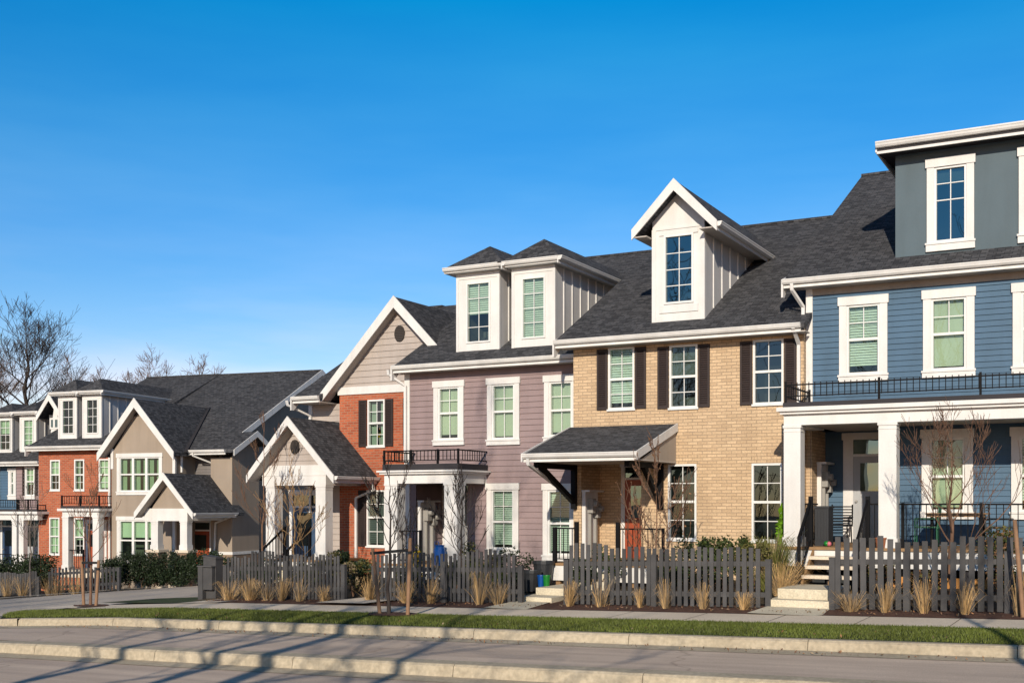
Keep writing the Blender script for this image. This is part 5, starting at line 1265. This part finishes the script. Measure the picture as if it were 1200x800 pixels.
ysh(1165, 612, 690, 24.6, .75, 'leaf_olive', 'bushy olive and red-tinged shrub behind the blue house fence', 6, 1000, mats=['leaf_olive', 'leaf_green', 'dry_leaf'])
ysh(560, 637, 690, 25.0, .8, 'leaf_olive', 'yellow-green shrub in front of the mauve porch column', 7, 800, mats=['leaf_olive', 'leaf_dark'])
ysh(585, 640, 690, 25.3, .5, 'leaf_green', 'small shrub under the lower mauve window', 8, 500)
ysh(423, 648, 706, 25.0, .9, 'leaf_dark', 'wide dark shrub left of the stakes by the red brick wall', 9, 1200, mats=['leaf_dark', 'leaf_olive'])
ysh(400, 645, 700, 26.5, .6, 'leaf_dark', 'conical dark shrub at the white porch corner', 10, 800, cone=.6)
ysh(378, 648, 700, 26.0, .7, 'leaf_olive', 'olive shrub behind the white gabled porch fence', 11, 700)
ysh(313, 646, 690, 26.0, .7, 'leaf_dark', 'dark shrub left of the gabled porch railing', 12, 700)
ysh(488, 640, 690, 25.6, .35, 'leaf_dark', 'slim dark conifer with yellow flowers by the mauve meter board', 13, 500, cone=.7, mats=['leaf_dark', 'leaf_dark', 'flower_yellow'])
ysh(286, 655, 690, 27.0, .8, 'leaf_dark', 'low dark shrub against the taupe side wall', 14, 700)
ysh(258, 650, 690, 26.6, .7, 'leaf_dark', 'dark shrub above the blue pot beside the lane', 15, 700)
ysh(917, 590, 640, 26.9, .2, 'leaf_lime', 'bright lime leaf plant before the right brick window', 16, 60, .12, cone=.3)
ysh(700, 645, 690, 25.0, .8, 'leaf_dark', 'low dark shrub behind the left half of the tan house fence', 30, 900, mats=['leaf_dark', 'leaf_green'])
ysh(790, 640, 690, 24.6, .7, 'leaf_green', 'green shrub behind the middle post of the tan house fence', 31, 800, mats=['leaf_green', 'leaf_dark'])
ysh(835, 630, 690, 25.2, .6, 'leaf_dark', 'upright dark shrub between the two lower brick windows', 32, 800, cone=.4, mats=['leaf_dark', 'leaf_green'])
ysh(870, 624, 690, 25.4, .55, 'leaf_green', 'upright green shrub close to the right lower brick window', 33, 800, cone=.4)
ysh(1080, 668, 705, 24.0, .7, 'leaf_olive', 'low reddish-olive shrub behind the left half of the blue house fence', 34, 700, mats=['leaf_olive', 'dry_leaf'])
ysh(1030, 655, 705, 24.2, .5, 'dry_leaf', 'rust-brown dried shrub by the blue house steps', 35, 600, mats=['dry_leaf', 'dry_leaf', 'leaf_olive'])
ysh(470, 660, 700, 24.6, .8, 'leaf_dark', 'dark shrub behind the left half of the mauve house fence', 36, 900, mats=['leaf_dark', 'leaf_olive'])
ysh(535, 655, 700, 24.6, .8, 'leaf_dark', 'dark green shrub behind the mauve porch fence', 37, 900, mats=['leaf_dark', 'leaf_green'])
ysh(300, 660, 700, 24.8, .7, 'leaf_dark', 'dark shrub behind the left half of the gabled porch fence', 38, 800)
ysh(360, 655, 700, 25.2, .8, 'leaf_dark', 'dark shrub behind the middle of the gabled porch fence', 39, 900, mats=['leaf_dark', 'leaf_olive'])
ysh(413, 662, 700, 23.9, .5, 'leaf_olive', 'olive shrub at the right end of the gabled porch fence', 40, 700, mats=['leaf_olive', 'straw_dead'])
# fallen leaves over beds and verge
lm = MB(); rl_ = random.Random(77)
for _ in range(900):
    X = rl_.uniform(-21, 0); Y = rl_.choice((rl_.uniform(22.05, 23.2), rl_.uniform(22.05, 23.2), rl_.uniform(18.5, 20.4), rl_.uniform(17.7, 18.15)))
    leaf(lm, Vector((X, Y, base(X)+(.09 if Y > 22 else (.045 if Y > 18.4 else -.15)))), .028, rl_, rl_.choice(('dry_leaf', 'straw_dead', 'bark_brown')))
lo_ = lm.build('leaf_litter'); lo_['kind'] = 'stuff'; lo_['label'] = 'dry fallen leaves scattered over the mulch beds and verge'; lo_['category'] = 'leaf litter'
# cedar row beyond the lane
hl = ['first dark cedar of the clipped row, nearest the far picket fence', 'second dark cedar of the row from the far picket fence', 'third dark cedar of the row from the far picket fence', 'fourth dark cedar of the row from the far picket fence', 'fourth dark cedar of the row counted from the fence pier', 'third dark cedar of the row counted from the fence pier', 'second dark cedar of the row counted from the fence pier', 'last dark cedar of the row, nearest the fence pier']
for i in range(8):
    t = i/7; x = -36.6+t*4.9; y = 34.3-t*.3; z = base(x)
    shrub('cedar_shrub', hl[i], (x, y, z), .78, .7, 1.32, 'leaf_dark', 60+i, 1500, .045, group='clipped cedar row beside the lane', cone=.12, lobes=16)
for i, (u, lab) in enumerate(((3, 'dark hedge shrub behind the far left fence, at the picture edge'), (20, 'dark hedge shrub in the middle behind the far left fence'), (36, 'dark hedge shrub at the right end of the far left fence'), (52, 'dark hedge shrub in the gap between the two far fences'))):
    p = L.P(u, 690, 37.2); shrub('hedge_shrub', lab, p, 1.1, .8, 1.35, 'leaf_dark', 80+i, 1200, .05, frame=L, lobes=14, group='dark hedge behind the far fences')
p = L.P(133, 690, 37.6); shrub('hedge_shrub', 'dark shrub behind the right end of the far red house fence', p, .9, .7, 1.3, 'leaf_dark', 90, 600, .05, frame=L)
# yard trees
def ytree(u, vb, vt, y, label, mat, seed, r=.03, **kw):
    x = W.X(u, y); z0 = max(base(x)+.02, W.Z(u, vb, y)); return bare_tree('bare_tree', label, (x, y, z0), W.Z(u, vt, y)-z0, r*1.15, mat, seed, **{'rmin': .0065, **kw})
ytree(106, 712, 535, 21.6, 'slim bare tree between two stakes beside the lane', 'bark_brown', 21, .035, lev=3, width=.15, limbs=10, z0=.4, rmin=.005, up=.5, spread=.4)
ytree(456, 723, 535, 20.0, 'dark slim bare tree tied between two stakes on the verge', 'bark_dark', 22, .035, lev=3, width=.17, limbs=10, z0=.42, up=.5, spread=.4)
ytree(345, 700, 545, 24.6, 'golden-barked bare tree in front of the white gabled porch', 'bark_gold', 43, .026, lev=3, width=.2, limbs=12, z0=.3, up=.3, spread=.5)
ytree(308, 700, 475, 26.8, 'tall thin reddish bare tree against the taupe side wall', 'bark_brown', 24, .03, lev=3, width=.13, limbs=10, z0=.3, up=.4, spread=.4)
ytree(541, 700, 555, 24.4, 'dark bare tree in front of the mauve porch column', 'bark_dark', 25, .035, lev=3, width=.22, limbs=12, z0=.35, up=.4, spread=.5)
ytree(768, 700, 538, 24.4, 'multi-stemmed brown tree with dried leaves at the tan porch', 'bark_brown', 26, .025, lev=3, width=.26, limbs=12, z0=.1, leaves=('dry_leaf', 320, .03), spread=.45, up=.4)
ytree(1114, 705, 500, 23.9, 'vase-shaped bare tree before the blue porch window', 'bark_brown', 27, .05, lev=4, width=.26, limbs=10, z0=.34, up=.4, rmin=.004, split=(2, 3), spread=.55)
ytree(36, 702, 560, 29.5, 'thin pale bare tree in front of the far mauve porch', 'bark_grey', 28, .035, lev=3, width=.15, limbs=8, z0=.4, rmin=.006, up=.5)
for u, v, r, yy in ((106, 713, .5, 21.45), (460, 724, .55, 19.95)):
    x = W.X(u, yy); mb = MB(); n = 20; rr = random.Random(u)
    mb.poly([(x+r*rr.uniform(.85, 1.1)*math.cos(6.283*k/n), yy+r*.8*rr.uniform(.85, 1.1)*math.sin(6.283*k/n), base(x)+.075) for k in range(n)], 'mulch')
    struct(mb.build('tree_pit'))
# stakes with black straps
def stake(ub, vb, ut, vt, y, label, strap=None):
    f = W; xb = f.X(ub, y); zb = max(f.Z(ub, vb, y), base(xb)-.02); xt, zt = f.X(ut, y), f.Z(ut, vt, y)
    o = thing('tree_stake', label, 'stake', f, (xb, y, zb), 'round wooden tree stakes')
    mb = MB(); mb.tube([(xb, y, zb-.1), (xt, y+.02, zt)], [.042, .036], 'stake_wood', 10); mb.build('pole', o, True)
    if strap:
        s = MB(); us, vs, ue, ve = strap; s.bar(f.P(us, vs, y), f.P(ue, ve, y), .015, .06, 'strap_black'); s.build('strap', o)
        s = MB(); a = Vector((xt, y+.02, zt)).lerp(Vector((xb, y, zb)), .18); s.tube([a-Vector((0, 0, .03)), a+Vector((0, 0, .03))], [.05, .05], 'strap_black', 10); s.build('strap_loop', o)
stake(98.5, 712, 95, 656, 21.5, 'left stake of the pair beside the lane')
stake(112, 714, 115, 656, 21.5, 'right stake of the pair beside the lane', (95, 659, 115, 659))
stake(446, 722, 436, 642, 19.95, 'leaning left stake of the pair on the verge')
stake(477.5, 727, 480, 630, 19.95, 'upright right stake of the pair on the verge', (434, 648, 481, 644))
stake(1199, 716, 1189, 609, 22.4, 'leaning brown stake at the right picture edge', None)
# far trees against the sky
ft = [(31, 357, 70, 19.5, .40, 4, 7, 'large spreading bare tree against the sky at the left picture edge', .20, .52),
      (118, 428, 84, 12, .16, 3, 8, 'bushy bare treetop just right of the large tree', .17, .55),
      (182, 413, 86, 13, .16, 3, 9, 'wide bare treetop above the twin-dormer roof', .18, .58),
      (236, 414, 88, 13, .15, 3, 10, 'fan-shaped bare treetop over the long shingled ridge', .16, .62),
      (150, 432, 95, 12, .14, 3, 11, 'faint low bare treetop between the two bushy ones', .16, .6),
      (84, 408, 92, 14, .18, 3, 12, 'slender bare tree behind the twin white dormers', .15, .5),
      (-12, 400, 88, 15, .24, 4, 13, 'bare tree partly cut by the left picture edge', .18, .5)]
for u, v, y, h, r, lev, sd, lab, wd, z0 in ft:
    x = W.X(u, y); z = W.Z(u, v, y)
    big = sd == 7
    bare_tree('bare_tree', lab, (x, y, z-h*1.0), h, r, 'bark_dark' if big else 'bark_brown', sd, lev=lev, limbs=13 if big else 12, width=wd, z0=z0, rmin=.013 if big else .014, split=(3, 4), group='bare trees beyond the roofs', up=.15, spread=.7)
# street trees on the camera's side of the road, whose shadows fall over the road and the facades
near = [(2.3, 5.6, 10, .17, .8, .13, 'bare street tree standing nearest on the camera side of the road'),
        (-8.4, -2.2, 13, .21, .50, .22, 'bare street tree across the road, second along'), (-7.0, -2.6, 20, .24, .6, .1, 'bare street tree across the road, third along, stretched tall for its shadow'),  # unseen third tree, stretched tall to throw a thin pole-like shadow
        (-10.4, -3, 13, .22, .5, .22, 'bare street tree across the road, fourth along'), (-4.4, -4, 14, .2, .52, .2, 'tall bare street tree across the road behind the viewpoint'),
        (-23.4, -6, 15, .26, .35, .3, 'bare street tree across the road, farthest left')]
for i, (x, y, h, r, z0, wd, lab) in enumerate(near):
    bare_tree('bare_tree', lab, (x, y, base(x)-.3), h, r, 'bark_grey', 200+i, lev=3, limbs=5 if i == 0 else (16 if i == 5 else 9), width=wd, z0=z0, rmin=.014, split=(3, 4) if i == 5 else (2, 3), group='bare street trees across the road')

# ================================================================== SMALL THINGS
def lathe_thing(name, label, cat, p, prof, mat, extra=None, group=None):
    o = thing(name, label, cat, W, p, group); mb = MB(); mb.lathe(p, prof, mat); mb.build('body', o, False)
    return o
def on_yard(u, y): x = W.X(u, y); return (x, y, yard(x, y))
def pot(u, y, z, r, h, mat, label, name='plant_pot', cat='pot', rim=True, group=None):
    p = (W.X(u, y), y, z if z is not None else on_yard(u, y)[2])
    prof = [(r*.72, 0), (r*.95, h*.86), (r*1.06, h*.87), (r*1.06, h), (r*.94, h), (r*.9, h*.9), (0, h*.9)]
    return lathe_thing(name, label, cat, p, prof, mat, group=group)
zst = base(W.X(640, 24.6))+.36
pot(623, 24.9, None, .23, .5, 'dark_plastic', 'round dark tub left of the blue and green buckets')
pot(634, 24.6, zst-.02, .09, .28, 'blue_plastic', 'small blue bucket beside the green one', 'bucket', 'bucket')
pot(640.5, 24.6, zst-.02, .09, .28, 'green_plastic', 'small green bucket beside the blue one', 'bucket', 'bucket')
pot(637, 25.4, zst, .26, .55, 'dark_plastic', 'dark bin behind the two small buckets', 'bin', 'bin')
pot(257.5, 25.0, base(W.X(257, 25)), .2, .45, 'blue_plastic', 'glossy blue pot between the fence pier and the picket fence')
pot(1032, 25.75-.0, BL['zf'], .12, .22, 'terracotta', 'terracotta pot on the blue porch beside the second column')
# recycling bag on the mauve porch
def bag():
    y = 26.9; x = W.X(515, y); z = MV['zf']; o = thing('recycling_bag', 'bright blue recycling bag standing by the mauve porch column', 'bag', W, (x, y, z))
    mb = MB(); n = 12
    prof = [(.13, 0), (.17, .2), (.16, .4), (.13, .5), (.14, .55)]
    mb.lathe((x, y, z), prof, 'blue_plastic', 10); mb.build('body', o)
    h = MB(); h.tube([(x-.07, y-.13, z+.5), (x-.06, y-.14, z+.64), (x+.06, y-.14, z+.64), (x+.07, y-.13, z+.5)], [.012]*4, 'blue_plastic', 5); h.build('handle', o)
bag()
zf = BL['zf']
def table():
    y = 26.9; x0, x1 = W.X(1088, y), W.X(1158, y); z = zf+.74; o = thing('outdoor_table', 'round-edged wooden table on the blue porch', 'table', W, ((x0+x1)/2, y, zf))
    mb = MB()
    for k in range(7): yy = y-.42+k*.122; mb.box(x0, x1, yy, yy+.112, z-.03, z, 'table_wood')
    mb.box(x0+.02, x1-.02, y-.44, y-.42, z-.08, z-.0, 'table_wood'); mb.build('tabletop', o)
    for xx in (x0+.12, x1-.12):
        for yy in (y-.34, y+.34): l = MB(); l.box(xx-.025, xx+.025, yy-.025, yy+.025, zf, z-.03, 'black_metal'); l.build('leg', o)
table()
def chair(u, y, rot, label, mat):
    x = W.X(u, y); o = thing('patio_chair', label, 'chair', W, (x, y, zf), 'patio chairs on the blue porch')
    ca, sa = math.cos(rot), math.sin(rot)
    T_ = lambda a, b_, c: (x+a*ca-b_*sa, y+a*sa+b_*ca, zf+c)
    s = MB(); s.prism([T_(-.24, -.24, .42), T_(.24, -.24, .42), T_(.24, .24, .42), T_(-.24, .24, .42)], (0, 0, .03), mat); s.build('seat', o)
    b = MB()
    for k in range(6): b.bar(T_(-.24, .24, .52+k*.07), T_(.24, .26, .52+k*.07), .012, .03, mat)
    b.bar(T_(-.24, .24, .4), T_(-.24, .28, .92), .03, .03, mat, up=(0, 1, 0)); b.bar(T_(.24, .24, .4), T_(.24, .28, .92), .03, .03, mat, up=(0, 1, 0)); b.build('backrest', o)
    for sx in (-1, 1):
        for sy in (-1, 1): l = MB(); l.bar(T_(sx*.23, sy*.23, 0), T_(sx*.22, sy*.22, .42), .026, .026, mat, up=(0, 1, 0)); l.build('leg', o)
        a = MB(); a.bar(T_(sx*.25, -.22, .62), T_(sx*.25, .25, .62), .03, .025, mat); a.bar(T_(sx*.25, -.22, .42), T_(sx*.25, -.22, .62), .025, .025, mat, up=(0, 1, 0)); a.build('armrest', o)
chair(984, 28.4, math.pi*.0, 'black metal chair by the front door of the blue house', 'black_metal')
chair(1086, 26.7, -1.5, 'dark green garden chair at the left end of the porch table', 'green_dark')
chair(1172, 26.9, 1.5, 'dark chair at the right end of the porch table', 'dark_plastic')
def storage():
    y0 = 26.3; x = W.X(955, y0); o = thing('storage_cabinet', 'dark grey plastic cabinet inside the blue porch beside the brick', 'cabinet', W, (x, y0, zf))
    mb = MB(); mb.box(x, x+.3, y0, y0+.45, zf, zf+.84, 'dark_plastic'); mb.build('body', o)
    l = MB(); l.box(x-.02, x+.32, y0-.03, y0+.47, zf+.84, zf+.89, 'dark_plastic'); l.build('lid', o)
    h = MB()
    for k in range(4): h.box(x+.03+k*.065, x+.06+k*.065, y0-.015, y0, zf+.12, zf+.8, 'dark_plastic')
    h.build('door_rib', o)
storage()
def toys():
    y = 26.2
    for u, dz, r, m_, lab in ((968.5, .0, .06, 'green_plastic', 'small green toy ball on the blue porch floor'), (971.5, .0, .055, 'pink_plastic', 'pink toy ball on the blue porch floor')):
        x = W.X(u, y); o = thing('toy_ball', lab, 'toy', W, (x, y, zf+dz)); mb = MB(); n = 8
        mb.lathe((x, y, zf), [(r*math.sin(math.pi*i/n)+.001, r-r*math.cos(math.pi*i/n)) for i in range(n+1)], m_, 12); mb.build('body', o, True)
toys()
def lantern_plant():
    # pot plant seen in the upper red-brick window
    f = W; y = 30.2+.24; x = f.X(447, y); z = f.Z(447, 521, y); o = thing('window_plant', 'green pot with orange flowers inside the upper red brick window', 'plant', f, (x, y, z))
    mb = MB(); mb.lathe((x, y, z), [(.07, 0), (.1, .2), (.1, .22), (0, .21)], 'meter_grey', 10); mb.build('pot', o)
    fl = MB(); rnd = random.Random(5)
    for i in range(90): leaf(fl, Vector((x+rnd.gauss(0, .07), y+rnd.gauss(0, .04), z+.32+rnd.gauss(0, .07))), .04, rnd, 'terracotta' if i % 3 == 0 else ('flower_yellow' if i % 3 == 1 else 'leaf_green'))
    fl.build('flowers', o)
lantern_plant()

# ================================================================== CAMERA, SKY, SUN
cam = bpy.data.cameras.new('camera'); co = bpy.data.objects.new('camera', cam); C.objects.link(co)
cam.sensor_width = 36; cam.lens = 36*FOC/1200; cam.shift_y = (HOR-400)/1200; cam.clip_end = 5000
co.location = (0, 0, EYE); co.rotation_euler = (R(90), 0, R(28.3)); SC.camera = co
AZ, EL = R(17), R(21)            # the sun stands behind the viewpoint, a little to the right of the facade normal
sd = Vector((math.sin(AZ)*math.cos(EL), -math.cos(AZ)*math.cos(EL), math.sin(EL)))
sun = bpy.data.lights.new('sun', 'SUN'); so = bpy.data.objects.new('sun', sun); C.objects.link(so)
sun.energy = 5.2; sun.angle = R(.5); sun.color = (1, .885, .73); so.rotation_euler = sd.to_track_quat('Z', 'Y').to_euler(); so.location = sd*60
w = bpy.data.worlds.new('World'); SC.world = w; w.use_nodes = True; t = w.node_tree
sky = N(t, 'ShaderNodeTexSky', sky_type='NISHITA'); sky.sun_disc = False; sky.sun_elevation = EL; sky.sun_rotation = math.pi-AZ
sky.air_density = 1.0; sky.dust_density = .2; sky.ozone_density = 3.0; sky.altitude = 200
bg = t.nodes['Background']; bg.inputs['Strength'].default_value = .15
hs = N(t, 'ShaderNodeHueSaturation'); hs.inputs['Saturation'].default_value = 1.25; t.links.new(sky.outputs[0], hs.inputs['Color'])
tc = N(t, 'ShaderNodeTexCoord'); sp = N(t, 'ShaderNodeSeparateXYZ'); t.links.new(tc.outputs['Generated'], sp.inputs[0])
tint = ramp(t, sp.outputs['Z'], [(0, (1.15, .90, .88)), (.1, (1.0, .84, .87)), (.22, (.50, .78, .93)), (.4, (.0, .83, .99)), (.55, (.18, .50, .60)), (1, (.24, .38, .44))])  # tint by height; sky darkened above the view to lessen fill light
mpn = N(t, 'ShaderNodeMapping'); mpn.inputs['Scale'].default_value = (1.2, 1.2, 7); t.links.new(tc.outputs['Generated'], mpn.inputs[0])
wisp = ramp(t, noise(t, mpn.outputs[0], 1.7, 5), [(.40, (1, 1, 1)), (.72, (1.75, 1.16, 1.03))])
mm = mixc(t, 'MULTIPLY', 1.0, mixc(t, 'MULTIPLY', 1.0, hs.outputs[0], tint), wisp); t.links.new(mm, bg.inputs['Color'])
SC.view_settings.view_transform = 'Standard'; SC.view_settings.look = 'None'; SC.view_settings.exposure = 0
SC.cycles.max_bounces = 8; SC.cycles.transparent_max_bounces = 12
